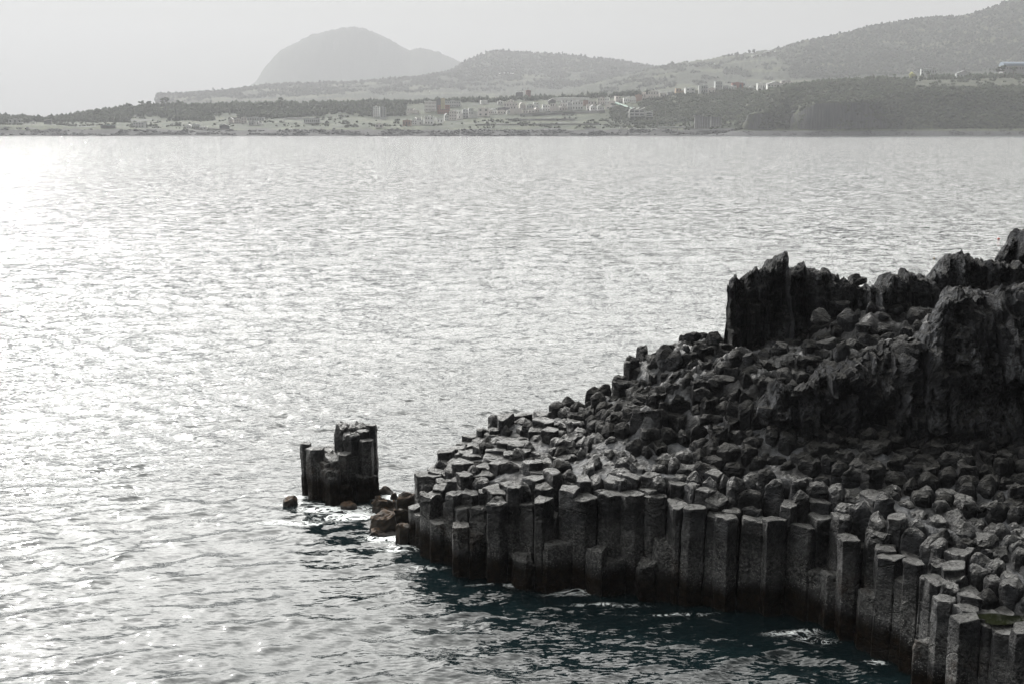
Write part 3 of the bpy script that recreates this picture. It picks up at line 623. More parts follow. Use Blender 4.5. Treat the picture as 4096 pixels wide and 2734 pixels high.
# right group above the bushy slope
for q in [(2669, 2690, 371, 385, 'g', 'flat', 'small glass pavilion left of the tan house', (3, 1)), (2702, 2741, 356, 379, 't', 'step', 'tan house with an arched doorway', (3, 2)), (2740, 2783, 354, 379, 'w', 'flat', 'white house joined to the tan house', (2, 2)),
          (2794, 2805, 345, 376, 'w', 'flat', 'narrow white slab house', (0, 0)), (2804, 2832, 344, 373, 'g', 'flat', 'grey house right of the narrow white slab', (3, 2)), (2831, 2861, 350, 373, 'p', 'barrel', 'rounded grey pink house on the right group', (2, 1)),
          (2860, 2890, 329, 364, 'g', 'flat', 'tall grey house with steel posts', (3, 3)), (2890, 2914, 345, 362, 'g', 'flat', 'low grey green house between the tall grey and the white one', (3, 1)), (2914, 2946, 346, 362, 'w', 'flat', 'low white house in front of the red brown block', (3, 1)),
          (2927, 2974, 333, 360, 'b', 'flat', 'red brown block with a small arch', (2, 1)), (2965, 2987, 329, 350, 'w', 'flat', 'white box rising behind the red brown block', (1, 1)), (2993, 3020, 346, 358, 'w', 'gable', 'low white gabled house in a gap of the trees', (3, 1)),
          (3029, 3068, 336, 360, 'w', 'flat', 'white flat house with a little tower', (4, 1)), (3067, 3134, 328, 360, 'w', 'gable', 'big white gabled house at the right end of the village', (5, 2)), (3124, 3168, 321, 332, 'p', 'gable', 'reddish house behind the big white gabled house', (2, 1))]:
    B(*q[:7], win=q[7], arch='arch' in q[6], group='houses above the bushy slope')
# terraced villas below the walkway
def villa(x0, x1, yt, yb, n, label):
    a, b = at_building(x0, x1, yb, coast); w = float(b[0] - a[0]); y = float(a[1]); h = (yb - yt) / F4 * y; r = empty('terraced_villa', ((a[0] + b[0]) / 2, y, a[2])); tag(r, label, 'villa', 'villas below the green walkway'); X = w / 2
    m = MB(); m.box(-X * .9, X * .9, 1.5, 9, -6, h * .8); m.build('wall', M_WHITE, r)
    for k in range(1, 3): q = MB(); q.box(-X, X, -.4, 1.5, h * .27 * k, h * .27 * k + .45); q.build('balcony', M_WHITE, r)
    for k in range(n + 1): q = MB(); xx = -X * .95 + 1.9 * X * k / n; q.box(xx - .22, xx + .22, -.2, .2, -6, h * .8); q.build('post', M_WHITE, r)
    for k in range(n): q = MB(); x_ = -X * .9 + 1.8 * X * k / n; w_ = 1.8 * X / n; q.prism([(x_, h * .78), (x_ + w_, h * .95), (x_ + w_, h), (x_, h * .83)], -.6, 9.4); q.build('roof', M_WHITE, r)
    for j in range(3):
        for k in range(n): q = MB(); x_ = -X * .85 + 1.75 * X * k / n; q.box(x_ + .2, x_ + 1.5 * X / n, 1.38, 1.6, h * (.06 + .27 * j), h * (.2 + .27 * j)); q.build('window', M_GLASS, r)
villa(2514, 2582, 432, 477, 3, 'three bay white villa with balconies below the green walkway'); villa(2583, 2612, 445, 476, 1, 'single bay white villa with balcony right of the three bay villa')
# green covered walkway running down the slope
p = at_y(2463, 412, 2420); q = at_y(2531, 436, 2330); r_ = empty('covered_walkway', p); tag(r_, 'green glazed covered walkway running down to the villas', 'walkway'); m = MB()
d = Vector(q) - Vector(p); m.tube((0, 0, 0), d, 2.0, 2.0, 8); m.build('glazed_roof', M_GREEN, r_); m = MB()
for k in range(5): c = d * (k / 4); m = MB(); m.box(c.x - .25, c.x + .25, c.y - .25, c.y + .25, c.z - 9, c.z); m.build('post', M_CONC, r_)
# dark beach pavilions with flat overhanging roofs
for x0, x1, yt, yb, lab in [(2776, 2812, 460, 508, 'tall dark pavilion with a thin flat roof at the cove'), (2792, 2844, 466, 508, 'middle dark pavilion with a stepped flat roof at the cove'), (2840, 2888, 469, 500, 'low dark pavilion with a wide flat roof at the cove')]:
    a, b = at_y(x0, yb, 2118), at_y(x1, yb, 2118); w = b[0] - a[0]; h = (yb - yt) / F4 * 2118; r = empty('pavilion', ((a[0] + b[0]) / 2, 2118 - (x0 % 3), a[2])); tag(r, lab, 'pavilion', 'dark pavilions at the cove')
    m = MB(); m.box(-w * .4, w * .4, 1, 8, -3, h * .9); m.build('wall', M_CONC, r); m = MB(); m.box(-w * .53, w * .53, -1, 9.5, h * .9, h * .9 + .7); m.build('roof', M_CONC, r)
    for k in range(5): m = MB(); xx = -w * .42 + w * .84 * k / 4; m.box(xx - .18, xx + .18, -.3, .1, -3, h * .9); m.build('post', M_GREY, r)
# bridge
a, b = at_y(2633, 508, 2108), at_y(2743, 508, 2108); r = empty('road_bridge', ((a[0] + b[0]) / 2, 2108, a[2])); tag(r, 'concrete road bridge on piers over the cove', 'bridge'); X = (b[0] - a[0]) / 2
m = MB(); m.box(-X, X, 0, 7, -2.0, -.7); m.build('deck', M_CONC, r); m = MB(); m.box(-X, X, -.25, 0, -.9, .3); m.build('railing', M_PALE, r)
for k in range(4): xx = -X * .45 + X * 1.35 * k / 3; m = MB(); m.box(xx - .5, xx + .5, .6, 6.4, -9.5, -2.0); m.build('pier', M_CONC, r)
# headland buildings
B(4013, 4118, 249, 284, 'c', 'vault', 'big hall with a blue vaulted roof at the right edge of the hill', T=head, Y=2560, rmat=M_BLUE, win=(10, 1), depth=26, rz=0, name='hall', cat='hall', group=None)
B(3824, 3880, 286, 316, 'g', 'gable', 'tile roofed house on the headland field', T=head, rmat=M_ROOFG, win=(4, 1), rz=0, group=None)
B(3684, 3748, 278, 297, 'g', 'flat', 'grey flat building behind the tallest palm', T=head, Y=2560, win=(6, 1), group=None)
# polytunnels on the hills
for x0, x1, yt, yb, T_, lab in [(1993, 2059, 292, 300, ridge, 'white polytunnels alone on the wooded middle hill'), (3008, 3050, 220, 227, big, 'lower pale polytunnels on the shoulder of the right hill'), (3055, 3124, 205, 212, big, 'upper pale polytunnels on the shoulder of the right hill'),
                               (1711, 1728, 365, 369, ridge, 'small white roofs low on the middle hill'), (2840, 2862, 255, 260, big, 'tiny white farm roofs on the terraced fields')]:
    B(x0, x1, yt, yb, 'w', 'barrel', lab, T=T_, rmat=M_PALE, cat='greenhouse', name='polytunnel', depth=8, group=None)
# vehicles
def car(px, py, w_px, label, tall=False):
    x, y, z = coast.find(px, py); L = w_px / F4 * y; r = empty('parked_van' if tall else 'parked_car', (x, y - 3, z + .6)); tag(r, label, 'van' if tall else 'car', 'cars on the shore road'); h = 3.0 if tall else 1.5; m = MB()
    if tall: m.prism([(-L / 2, .5), (L / 2, .5), (L / 2, 1.6), (L * .44, 2.2), (L * .3, h), (-L / 2, h)], -1.1, 1.1)
    else: m.prism([(-L / 2, .35), (L / 2, .35), (L / 2, .85), (L * .3, .95), (L * .15, h), (-L * .25, h), (-L * .4, .95), (-L / 2, .9)], -.85, .85)
    m.build('body', M_PALE, r)
    for sx in (-.32, .32):
        for sy in (-.9, .9): q = MB(); q.tube((sx * L, sy - .1, .35), (sx * L, sy + .1, .35), .35, .35, 10); q.build('wheel', M_DARK, r)
    q = MB(); q.box(-L * .2, L * .14, -1.16 if tall else -.9, -.8, h * .6, h * .85); q.build('window', M_GLASS, r)
car(2484, 516, 14, 'white camper van parked on the shore road', True); car(2496, 516, 9, 'small white car next to the camper van'); car(2506, 515, 10, 'white car, second right of the camper van'); car(2537, 515, 10, 'white car parked alone right of the camper van group')
car(2031, 516, 12, 'white car on the road in mid shore'); car(1790, 522, 10, 'white car on the road below the left village'); car(1163, 519, 9, 'white car on the road below the grass field'); car(623, 519, 10, 'lone white car on the left shore road')
# poles and lamps
def pole(px, pt, pb, label, lamp=False, T=coast, Y=None):
    if Y is None: x, y, z = T.find(px, pb)
    else: x, y, z = at_y(px, pb, Y)
    h = (pb - pt) / F4 * y; r = empty('street_lamp' if lamp else 'utility_pole', (x, y, z)); tag(r, label, 'lamp' if lamp else 'pole', 'street lamps on the bridge road' if lamp else 'utility poles along the coast'); m = MB(); m.tube((0, 0, -1), (0, 0, h), .22, .16); m.build('post', M_CONC, r)
    m = MB(); m.box(-1.3, .1 if lamp else 1.3, -.1, .1, h - .35, h - .1); m.build('arm', M_CONC, r)
for px, lab in [(2668, 'left street lamp behind the bridge'), (2715, 'middle street lamp behind the bridge'), (2762, 'right street lamp beside the bridge end')]: pole(px, 489, 507, lab, True, Y=2118)
for px, pt, pb, lab in [(137, 458, 484, 'utility pole above the grey house at the far left'), (262, 492, 506, 'utility pole left of the shelter on the grassy shore'), (341, 495, 513, 'utility pole standing in the grass left of the shelter'), (421, 494, 516, 'utility pole in front of the shelter'), (484, 494, 517, 'utility pole right of the shelter'), (1350, 455, 475, 'utility pole with a crossarm at the wood edge'),
                        (1385, 444, 476, 'tall utility pole above the field'), (1575, 447, 468, 'utility pole right of the lone apartment block'), (2628, 478, 505, 'left utility pole of a pair near the bridge'), (2661, 430, 470, 'tall pole standing in the bushy slope')]:
    pole(px, pt, pb, lab)
pole(3552, 288, 320, 'bare post on the headland between two palms', T=head)
# guard blocks along the road, one kerb rail
def guard(x0, x1, y0, y1, n, label):
    r = empty('guard_rail', at_y(x0, y0, 2122)); tag(r, label, 'guard rail', 'guard rails along the shore road')
    o = Vector(at_y(x0, y0, 2122))
    for k in range(n): f = k / (n - 1); c = Vector(at_y(x0 + (x1 - x0) * f, y0 + (y1 - y0) * f, 2122)) - o; m = MB(); m.box(c.x - .7, c.x + .7, -.3, .3, c.z - 1.6, c.z + .5); m.build('block', M_WHITE, r)
guard(2515, 2630, 516, 514, 20, 'white guard blocks right of the camper van'); guard(1170, 1375, 519, 520, 40, 'dotted guard blocks below the grass field'); guard(1775, 1890, 524, 523, 18, 'guard blocks below the left village'); guard(2180, 2300, 517, 520, 18, 'guard blocks on the road in mid shore')
# stone terrace walls on the green slope
for x0, x1, y0, y1, h, lab in [(2030, 2300, 484, 482, 3.5, 'upper grey stone terrace wall on the village slope'), (2080, 2420, 466, 452, 5, 'long grey stone terrace wall right under the houses'), (1900, 2400, 503, 500, 2.5, 'lowest grey wall along the foot of the slope'), (773, 930, 518, 521, 2.0, 'pale promenade wall on the left shore')]:
    n = 14; r = MB(); pts = []
    for k in range(n + 1):
        x, y, z = coast.find(x0 + (x1 - x0) * k / n, y0 + (y1 - y0) * k / n); pts.append((x, y - 1.0, z))
    for (xa, ya, za), (xb, yb, zb) in zip(pts[:-1], pts[1:]): r.add([(xa, ya, za - 2), (xb, yb, zb - 2), (xb, yb, zb + h), (xa, ya, za + h), (xa, ya + 1, za - 2), (xb, yb + 1, zb - 2), (xb, yb + 1, zb + h), (xa, ya + 1, za + h)], [(0, 1, 2, 3), (3, 2, 6, 7), (5, 4, 7, 6)])
    tag(r.build('terrace_wall', M_CONC), lab, 'wall', 'terrace walls')

# ------------------------------------------------------------------ black basalt promontory
def V2(px, py, z=0.0): return at_z(px * 1.7437, py * 1.7437, z)     # pixel of the 2349-wide view at height z
def rock_material(name, top, side, wet=0.0, pits=1.0, pale=0.0):
    t = NT(name); x, y, z = t.sep(t.pos)[:3]; nz = t.sep(t.nor)[2]
    n1 = t.noise(.7, 4, .6); n2 = t.noise(5, 5, .7); n3 = t.noise(.25, 3)
    band = t.noise(1.0, 4, .6, t.vscale(t.pos, (1.2, 1.2, 9.0)))
    base = t.mix(t.mr(n1, .35, .65), side[0], side[1])
    base = t.mix(t.math('MULTIPLY', t.mr(n2, .5, .7), .55), base, tuple(q * .35 for q in side[0]))
    tp = t.mix(t.mr(n2, .38, .62), top[0], top[1]); up = t.mr(t.math('ADD', nz, t.math('MULTIPLY', t.math('SUBTRACT', n2, .5), .5)), .35, .75)
    if pale: base = t.mix(t.math('MULTIPLY', t.mr(t.noise(.42, 4, .6), .50, .64), t.mr(n2, .62, .42)), base, (pale, pale * 1.04, pale * 1.12))
    c = t.mix(up, base, tp)
    # cross joints round each column at its own levels
    jz = t.math('FRACT', t.math('ADD', t.math('MULTIPLY', z, .62), t.math('ADD', t.math('MULTIPLY', n3, 2.2), t.math('MULTIPLY', t.noise(1.6, 3), .35))))
    jl = t.math('MULTIPLY', t.mr(t.math('ABSOLUTE', t.math('SUBTRACT', jz, .5)), .030, .008), t.mr(t.noise(.8, 2), .42, .55)); jl = t.math('MULTIPLY', jl, t.mr(nz, .6, .3))
    c = t.mix(t.math('MULTIPLY', jl, .85), c, (.002, .002, .002))
    stain = t.mr(t.noise(1.0, 4, .65, t.vscale(t.pos, (2.2, 2.2, .35))), .42, .62); c = t.mix(t.math('MULTIPLY', stain, .55), c, (.0045, .0045, .0048))
    # tidal zone: barnacles above, brown black weed below
    zz = t.math('ADD', z, t.math('MULTIPLY', t.math('SUBTRACT', n3, .5), 1.6))
    bn = t.vor(11.0); bm = t.math('MULTIPLY', t.mr(bn, .30, .20), t.math('MULTIPLY', t.mr(zz, .5, 1.1), t.mr(zz, 3.1, 1.7)))
    bm = t.math('MULTIPLY', bm, t.mr(t.noise(1.7, 3), .38, .55)); 
    dust = t.math('MULTIPLY', t.math('MULTIPLY', t.mr(zz, 1.1, 1.6), t.mr(zz, 3.6, 2.1)), t.mr(t.noise(9, 3, .7), .4, .65))
    c = t.mix(t.math('MULTIPLY', dust, .85), c, (.085, .085, .083))
    c = t.mix(t.math('MULTIPLY', bm, .8), c, (.20, .20, .19))
    rust = t.math('MULTIPLY', t.mr(t.noise(.55, 5, .7), .52, .68), t.mr(zz, 3.2, 1.2)); c = t.mix(t.math('MULTIPLY', rust, .7), c, (.030, .017, .009))
    lich = t.math('MULTIPLY', t.mr(t.noise(2.6, 5, .75), .60, .70), t.mr(nz, .2, .6)); c = t.mix(t.math('MULTIPLY', lich, .6), c, (.075, .074, .066))
    weed = t.mix(t.mr(n2, .4, .65), (.0022, .0019, .0016), (.010, .0065, .0035)); wm = t.mr(zz, 1.5, .8)
    c = t.mix(wm, c, weed)
    pv = t.vor(6.0, rnd=1.0); ph = t.math('MULTIPLY', t.mr(pv, .0, .32), pits)
    h = t.math('ADD', t.math('MULTIPLY', t.noise(3.0, 6, .68), 1.2), t.math('ADD', t.math('MULTIPLY', ph, .30), t.math('MULTIPLY', band, .22)))
    h = t.math('ADD', h, t.math('MULTIPLY', bm, .12)); h = t.math('SUBTRACT', h, t.math('MULTIPLY', jl, .35))
    nrm = t.bump(h, .26, 1.0)
    ro = t.mr(t.noise(1.3, 4, .65), .38, .62, .62 - .34 * wet, .82 - .25 * wet)
    sp = t.math('ADD', t.mr(t.noise(.9, 4, .7), .45, .7, .07 + .04 * wet, .18 + .35 * wet), t.math('MULTIPLY', up, .25 * wet)); sp = t.math('MULTIPLY', sp, t.math('SUBTRACT', 1.0, t.math('MULTIPLY', wm, .85)))
    return t.done(c, ro, nrm, sp)
M_ROCK = rock_material('dry_basalt', ((.006, .006, .0057), (.020, .0195, .018)), ((.0035, .0037, .004), (.013, .0135, .015)), .1, 1.0)
M_WET = rock_material('wet_basalt', ((.009, .009, .0085), (.032, .032, .030)), ((.005, .0053, .006), (.019, .020, .0225)), 1.0, 1.0)
M_CRAG = rock_material('crag_basalt', ((.004, .004, .004), (.013, .0128, .012)), ((.0035, .0038, .004), (.018, .019, .022)), .0, 1.3, .060)
def matrix_material():
    t = NT('smooth_grey_basalt'); n = t.noise(1.1, 4, .6); n2 = t.noise(.35, 3); cr = t.vor(.9, 'DISTANCE_TO_EDGE')
    c = t.mix(t.mr(n, .35, .62), (.007, .0075, .008), (.036, .038, .042)); c = t.mix(t.mr(n2, .5, .36), c, (.008, .008, .0085))
    zz = t.math('ADD', t.sep(t.pos)[2], t.math('MULTIPLY', t.noise(.4, 4), 3.0)); c = t.mix(t.mr(zz, 9.0, 10.6), c, t.mix(t.mr(n, .35, .65), (.006, .006, .0062), (.024, .0245, .026)))
    return t.done(c, t.mr(t.noise(2.5, 4), .4, .6, .38, .7), t.bump(t.math('ADD', t.noise(2.2, 5, .6), t.math('MULTIPLY', t.noise(9, 4, .7), .35)), .22, 1), .25)
M_MATRIX = matrix_material()
def weed_material():
    t = NT('weedy_rock'); z = t.sep(t.pos)[2]; nz = t.sep(t.nor)[2]; n = t.noise(7, 5, .7)
    c = t.mix(t.mr(n, .38, .62), (.006, .0045, .003), (.022, .014, .007)); tp = t.mix(t.mr(n, .38, .62), (.018, .009, .0035), (.050, .025, .008))
    c = t.mix(t.math('MULTIPLY', t.mr(nz, .4, .8), t.mr(t.noise(1.2, 3), .35, .55)), c, tp); c = t.mix(t.mr(z, .28, .08), c, (.008, .007, .006))
    return t.done(c, t.mr(n, .3, .7, .45, .8), t.bump(t.noise(9, 6, .75), .12, 1), .25)
M_WEED = weed_material()

# outline of the promontory at the water (front), then round behind it
front = [(935, 1255), (960, 1277), (1050, 1320), (1120, 1335), (1200, 1347), (1300, 1360), (1400, 1372), (1500, 1386), (1600, 1393), (1720, 1413), (1850, 1434), (1900, 1452), (1980, 1492), (2060, 1530), (2100, 1600), (2190, 1680), (2350, 1740), (2600, 1800)]
FP = [tuple(V2(x, y)[:2]) for x, y in front]
back = [(2700, 560, 13), (2349, 560, 13), (2100, 600, 12), (1850, 610, 12), (1690, 650, 11.5), (1660, 745, 9.3), (1560, 772, 8.7), (1490, 812, 8.0), (1395, 885, 6.4), (1340, 928, 5.5), (1215, 950, 4.9), (1120, 972, 4.5), (1050, 1025, 3.5), (978, 1075, 3.0), (945, 1130, 2.2)]
BP = []
for x, y, z in back:
    p = V2(x, y, z); BP.append((p[0], p[1] + (1.0 if x < 1680 else 2.5)))
POLY = np.array(FP + BP)
def sdist(X, Y):
    """signed distance to the outline, positive inside"""
    X = np.asarray(X, float); Y = np.asarray(Y, float); d = np.full(X.shape, 1e9); ins = np.zeros(X.shape, bool); n = len(POLY)
    for i in range(n):
        (x0, y0), (x1, y1) = POLY[i], POLY[(i + 1) % n]; ex, ey = x1 - x0, y1 - y0
        t = np.clip(((X - x0) * ex + (Y - y0) * ey) / (ex * ex + ey * ey), 0, 1); d = np.minimum(d, np.hypot(X - x0 - t * ex, Y - y0 - t * ey))
        c = ((y0 > Y) != (y1 > Y)) & (X < (x1 - x0) * (Y - y0) / (y1 - y0 + 1e-12) + x0); ins ^= c
    return np.where(ins, d, -d)
NF = len(FP)
def fdist(X, Y):
    """distance to the front (seaward, camera side) line only"""
    X = np.asarray(X, float); Y = np.asarray(Y, float); d = np.full(X.shape, 1e9)
    for i in range(NF - 1):
        (x0, y0), (x1, y1) = POLY[i], POLY[i + 1]; ex, ey = x1 - x0, y1 - y0
        t = np.clip(((X - x0) * ex + (Y - y0) * ey) / (ex * ex + ey * ey), 0, 1); d = np.minimum(d, np.hypot(X - x0 - t * ex, Y - y0 - t * ey))
    return d
# height of the rock by seen points: (x, y in the 2349 view, height)
CP = [(960, 1150, 3.0), (1000, 1115, 3.2), (1050, 1180, 3.2), (1060, 1130, 3.7), (1130, 1130, 4.0), (1200, 1120, 4.3), (1350, 1140, 4.4), (1480, 1150, 4.5), (1600, 1185, 4.2), (1700, 1190, 4.15), (1820, 1220, 4.1), (1930, 1262, 4.0), (2050, 1320, 3.9), (2130, 1400, 4.0),
      (2200, 1490, 3.8), (2340, 1510, 3.7), (2340, 1400, 4.1), (2200, 1400, 4.2), (2280, 1300, 4.5), (2150, 1280, 4.5), (1100, 1075, 4.0), (1200, 1050, 4.4), (1300, 1060, 4.6), (1300, 1000, 4.9), (1150, 1000, 4.4), (1210, 960, 4.8), (1300, 950, 5.2), (1400, 1050, 4.9), (1450, 1010, 5.3), (1060, 1030, 3.6), (980, 1075, 3.0),
      (1480, 925, 7.0), (1400, 900, 6.3), (1350, 940, 5.5), (1550, 1060, 5.0), (1560, 1000, 5.6), (1600, 930, 6.9), (1600, 860, 8.0), (1500, 815, 8.0), (1570, 790, 8.6), (1700, 850, 8.4), (1680, 930, 7.1), (1700, 1000, 6.2), (1700, 1090, 5.1), (1800, 1060, 5.6), (1800, 980, 6.6),
      (1900, 1130, 5.0), (1950, 1050, 5.9), (2000, 1010, 6.4), (1900, 1000, 6.5), (2100, 1130, 5.2), (2100, 1050, 6.0), (2200, 1200, 4.9), (2300, 1100, 5.7), (2340, 1050, 6.3), (2200, 1020, 6.5), (2450, 1100, 6.0), (2450, 1400, 4.4), (2500, 1250, 5.0),
      (1700, 800, 9.3), (1800, 850, 8.2), (1850, 800, 9.0), (1950, 800, 9.1), (2050, 780, 9.7), (2150, 720, 10.6), (2250, 640, 11.6), (2350, 640, 11.8), (2000, 720, 10.6), (2500, 640, 12), (2550, 1000, 7)]
CW = np.array([V2(x, y, z) for x, y, z in CP])
def H(X, Y):
    X = np.asarray(X, float); Y = np.asarray(Y, float); num = 0; den = 0
    for x, y, z in CW:
        w = 1 / ((X - x) ** 2 + ((Y - y) * .9) ** 2 + .25) ** 2; num = num + w * z; den = den + w
    return num / den
# ---- cells of the columnar jointing
def cells(xmin, xmax, ymin, ymax, s, g, jit=.34):
    P = []; j = 0; y = ymin
    while y < ymax:
        x = xmin + (s / 2 if j % 2 else 0)
        while x < xmax: P.append((x + g.normal() * s * jit * .6, y + g.normal() * s * jit * .6)); x += s
        y += s * .866; j += 1
    return np.array(P)
def cell_poly(P, i, nb):
    c = P[i]; poly = [c + np.array(q) for q in ((-3, -3), (3, -3), (3, 3), (-3, 3))]
    for j in nb:
        m = (c + P[j]) / 2; n = P[j] - c; out = []
        for k in range(len(poly)):
            a, b = poly[k], poly[(k + 1) % len(poly)]; da, db = (a - m) @ n, (b - m) @ n
            if da <= 0: out.append(a)
            if (da < 0) != (db < 0) and da != db: out.append(a + (b - a) * da / (da - db))
        poly = out
        if len(poly) < 3: return None
    # drop tiny edges
    q = [p for k, p in enumerate(poly) if np.hypot(*(p - poly[k - 1])) > .07]
    return np.array(q) if len(q) >= 4 else None
def perimeter(poly, rnd=.16):
    n = len(poly); out = []
    for k in range(n):
        p, a, b = poly[k], poly[k - 1], poly[(k + 1) % n]
        p0 = p + (a - p) * rnd; p2 = p + (b - p) * rnd; out += [p0, p * .5 + (p0 + p2) * .25, p2, p + (b - p) * .5]
    return np.array(out)
ALL = dict(V=[], F=[], n=0)
def column_mesh(poly, zt, zb, kind, g, lean=(0, 0)):
    c = poly.mean(0); per = perimeter(poly, {'flat': .07, 'knob': .22, 'broken': .10}[kind]); n = len(per); rings = []
    d = per - c; seed = g.uniform(0, 50); tilt = g.normal(0, .05 if kind == 'flat' else .09, 2); L = zt - zb; size = math.sqrt(abs((d ** 2).sum(1).mean()))
    zs = list(np.arange(zb, zt - .38, .22 if L > 2.2 else .3))
    shr = {'flat': .985, 'broken': .97, 'knob': g.uniform(.74, .90) if zt < 5.6 else g.uniform(.88, .97)}[kind]
    for z in zs:
        f = (z - zb) / L; w = 0 if kind != 'knob' else sm(zt - 1.0, zt - .5, z); rings.append((z, shr * w + .985 * (1 - w), .022 + .03 * w))
    if kind == 'knob': dome = g.uniform(.04, .20); prof = [(-.32, 1.04), (-.20, 1.02), (-.09, .93), (-.02, .78), (.4 * dome + .02, .50), (dome, .2)]; na = .075
    elif kind == 'flat': prof = [(-.3, 1.0), (-.12, 1.0), (-.03, .99), (0, .94), (.02, .6), (.02, .25)]; na = .045
    else: prof = [(-.3, 1.0), (-.16, .99), (-.04, .95), (.03, .8), (.0, .5), (-.04, .22)]; na = .10
    dish = g.uniform(-.10, .03) if kind == 'flat' or g.random() < .3 else 0
    for dz, s_ in prof: rings.append((zt + dz + dish * (1 - s_), shr * s_, na))
    V = []
    for z, s_, a in rings:
        q = c + d * s_; xx, yy = q[:, 0], q[:, 1]; up = sm(zt - .8, zt, z)
        nn = fbm(xx * 1.9 + seed, yy * 1.9, z * 1.3, 3); n2 = vn(xx * 6 + seed, yy * 6, z * 7)
        rad = 1 + (a * 2.6 * nn + a * .8 * n2) / max(size, .3)
        qx, qy = c[0] + (xx - c[0]) * rad + lean[0] * (z - zb), c[1] + (yy - c[1]) * rad + lean[1] * (z - zb)
        qz = z + up * ((xx - c[0]) * tilt[0] + (yy - c[1]) * tilt[1] + na * 1.6 * fbm(xx * 2.6 + seed, yy * 2.6, 9, 3) * (1 if z > zt - .1 else .5) + na * .8 * vn(xx * 8, yy * 8, seed))
        V.append(np.stack([qx, qy, qz], -1))
    V = np.concatenate(V); m = len(rings); F = [grid_faces(n, m, wrap=True)]; ctr = V[-n:].mean(0) + [0, 0, .01]
    V = np.vstack([V, ctr]); k = np.arange(n); F.append(np.stack([(m - 1) * n + k, (m - 1) * n + (k + 1) % n, np.full(n, m * n)], -1))
    return V, F
g = np.random.default_rng(21)
PC = cells(-8, 33, 28, 66, .80, g); PC = PC + .35 * np.stack([vn(PC[:, 0] / 3, PC[:, 1] / 3, 1), vn(PC[:, 0] / 3, PC[:, 1] / 3, 2)], -1)
SD = sdist(PC[:, 0], PC[:, 1]); FD = fdist(PC[:, 0], PC[:, 1]); HH = H(PC[:, 0], PC[:, 1])
specs = []
pool = V2(2300, 1418, 3.85); PR = (1.0, .8)
def view_px(p):
    y, z = p[1], p[2] - H0; dd = y * CT - z * ST; return (2048 + F4 * p[0] / dd) / 1.7437, (1367 - F4 * (z * CT + y * ST) / dd) / 1.7437
xl, xr = V2(1060, 1325)[0], V2(1545, 1390)[0]
for i in np.where(SD > .25)[0]:
    x, y = PC[i]; px, py = view_px((x, y, HH[i]))
    if px > 2480 or px < 900: continue
    if HH[i] > 10.0: continue
    d2 = ((PC - PC[i]) ** 2).sum(1); nb = [j for j in np.argsort(d2)[1:16]]
    poly = cell_poly(PC, i, nb)
    if poly is None: continue
    edge = FD[i]; r = g.random(); z = HH[i]
    if edge < .85 and xl < x < xr: z = g.uniform(1.2, 2.2) if r < .6 else (g.uniform(2.4, 3.4) if r < .8 else z - g.uniform(.1, .6)); kind = 'broken' if g.random() < .5 else 'flat'
    elif edge < .85 and x < xl: z = z - g.uniform(.1, .5) - (1.1 if r < .45 else 0); kind = 'flat' if r < .6 else 'broken'
    elif edge < .85: z = z - (g.uniform(0, .35) if r < .68 else g.uniform(.4, 2.4)); kind = 'flat'
    elif edge < 1.6: z = z - (g.uniform(-.1, .3) if r < .7 else g.uniform(.4, 1.3)); kind = 'flat' if g.random() < .7 else 'broken'
    elif edge < 2.6: z = z + g.normal(0, .13) - (.35 if r < .2 else 0); kind = 'flat' if g.random() < .45 else 'knob'
    else:
        z = z + g.normal(.02, .16) - (.5 if r < .16 else 0); kind = 'knob' if g.random() < (.74 if z < 6 else .3) else 'broken'
        if z > 6: z += g.normal(0, .15)
    if x < V2(1300, 1250, 4)[0] and edge > 1: kind = 'flat' if g.random() < .75 else 'knob'
    dp = math.hypot((x - pool[0]) / 1.5, (y - pool[1]) / 1.2)
    if dp < 1.0: z = min(z, pool[2] - (.12 if dp < .72 else -.05)); kind = 'flat'
    elif dp < 1.9 and edge < 2.2: z = max(z, pool[2] + g.uniform(-.05, .25))
    zb = -1.6 if SD[i] < 3.2 else z - 1.9
    sz = math.sqrt(((poly - poly.mean(0)) ** 2).sum(1).mean()); vis = (max(z, 0) if edge < 1.1 else .9) * sz / np.hypot(y, 20)
    lean = (g.normal(0, .012), g.normal(0, .012))
    specs.append((vis, poly, z, zb, kind, lean, edge, px))
specs.sort(key=lambda s: -s[0])
prom = empty('basalt_promontory', (*FP[6], 0)); tag(prom, 'black promontory of hexagonal basalt columns rising to a jagged crag on the right', 'headland')
off = np.array([*FP[6], 0])
def merge(parts):
    Vs, F4s, F3s, n = [], [], [], 0
    for V, F in parts: Vs.append(V); F4s.append(F[0] + n); F3s.append(F[1] + n); n += len(V)
    return np.concatenate(Vs), [np.concatenate(F4s), np.concatenate(F3s)]
rest = {'w': [], 'd': []}; kept = 0
for vis, poly, z, zb, kind, lean, edge, px in specs:
    V, F = column_mesh(poly, z, zb, kind, g, lean); wet = z < 5.4 and not (kind == 'knob' and g.random() < .25)
    if kept < 96 and 900 < px < 2400: mesh_np('column', V - off, F, M_WET if wet else M_ROCK, prom, smooth=False); kept += 1
    else: rest['w' if wet else 'd'].append((V - off, F))
for k, m in (('w', M_WET), ('d', M_ROCK)):
    V, F = merge(rest[k]); o = mesh_np('column_field', V, F, m, prom, smooth=False); o['kind'] = 'stuff'; o['label'] = 'wet column heads paving the shelf' if k == 'w' else 'dry rounded column heads on the higher slope'
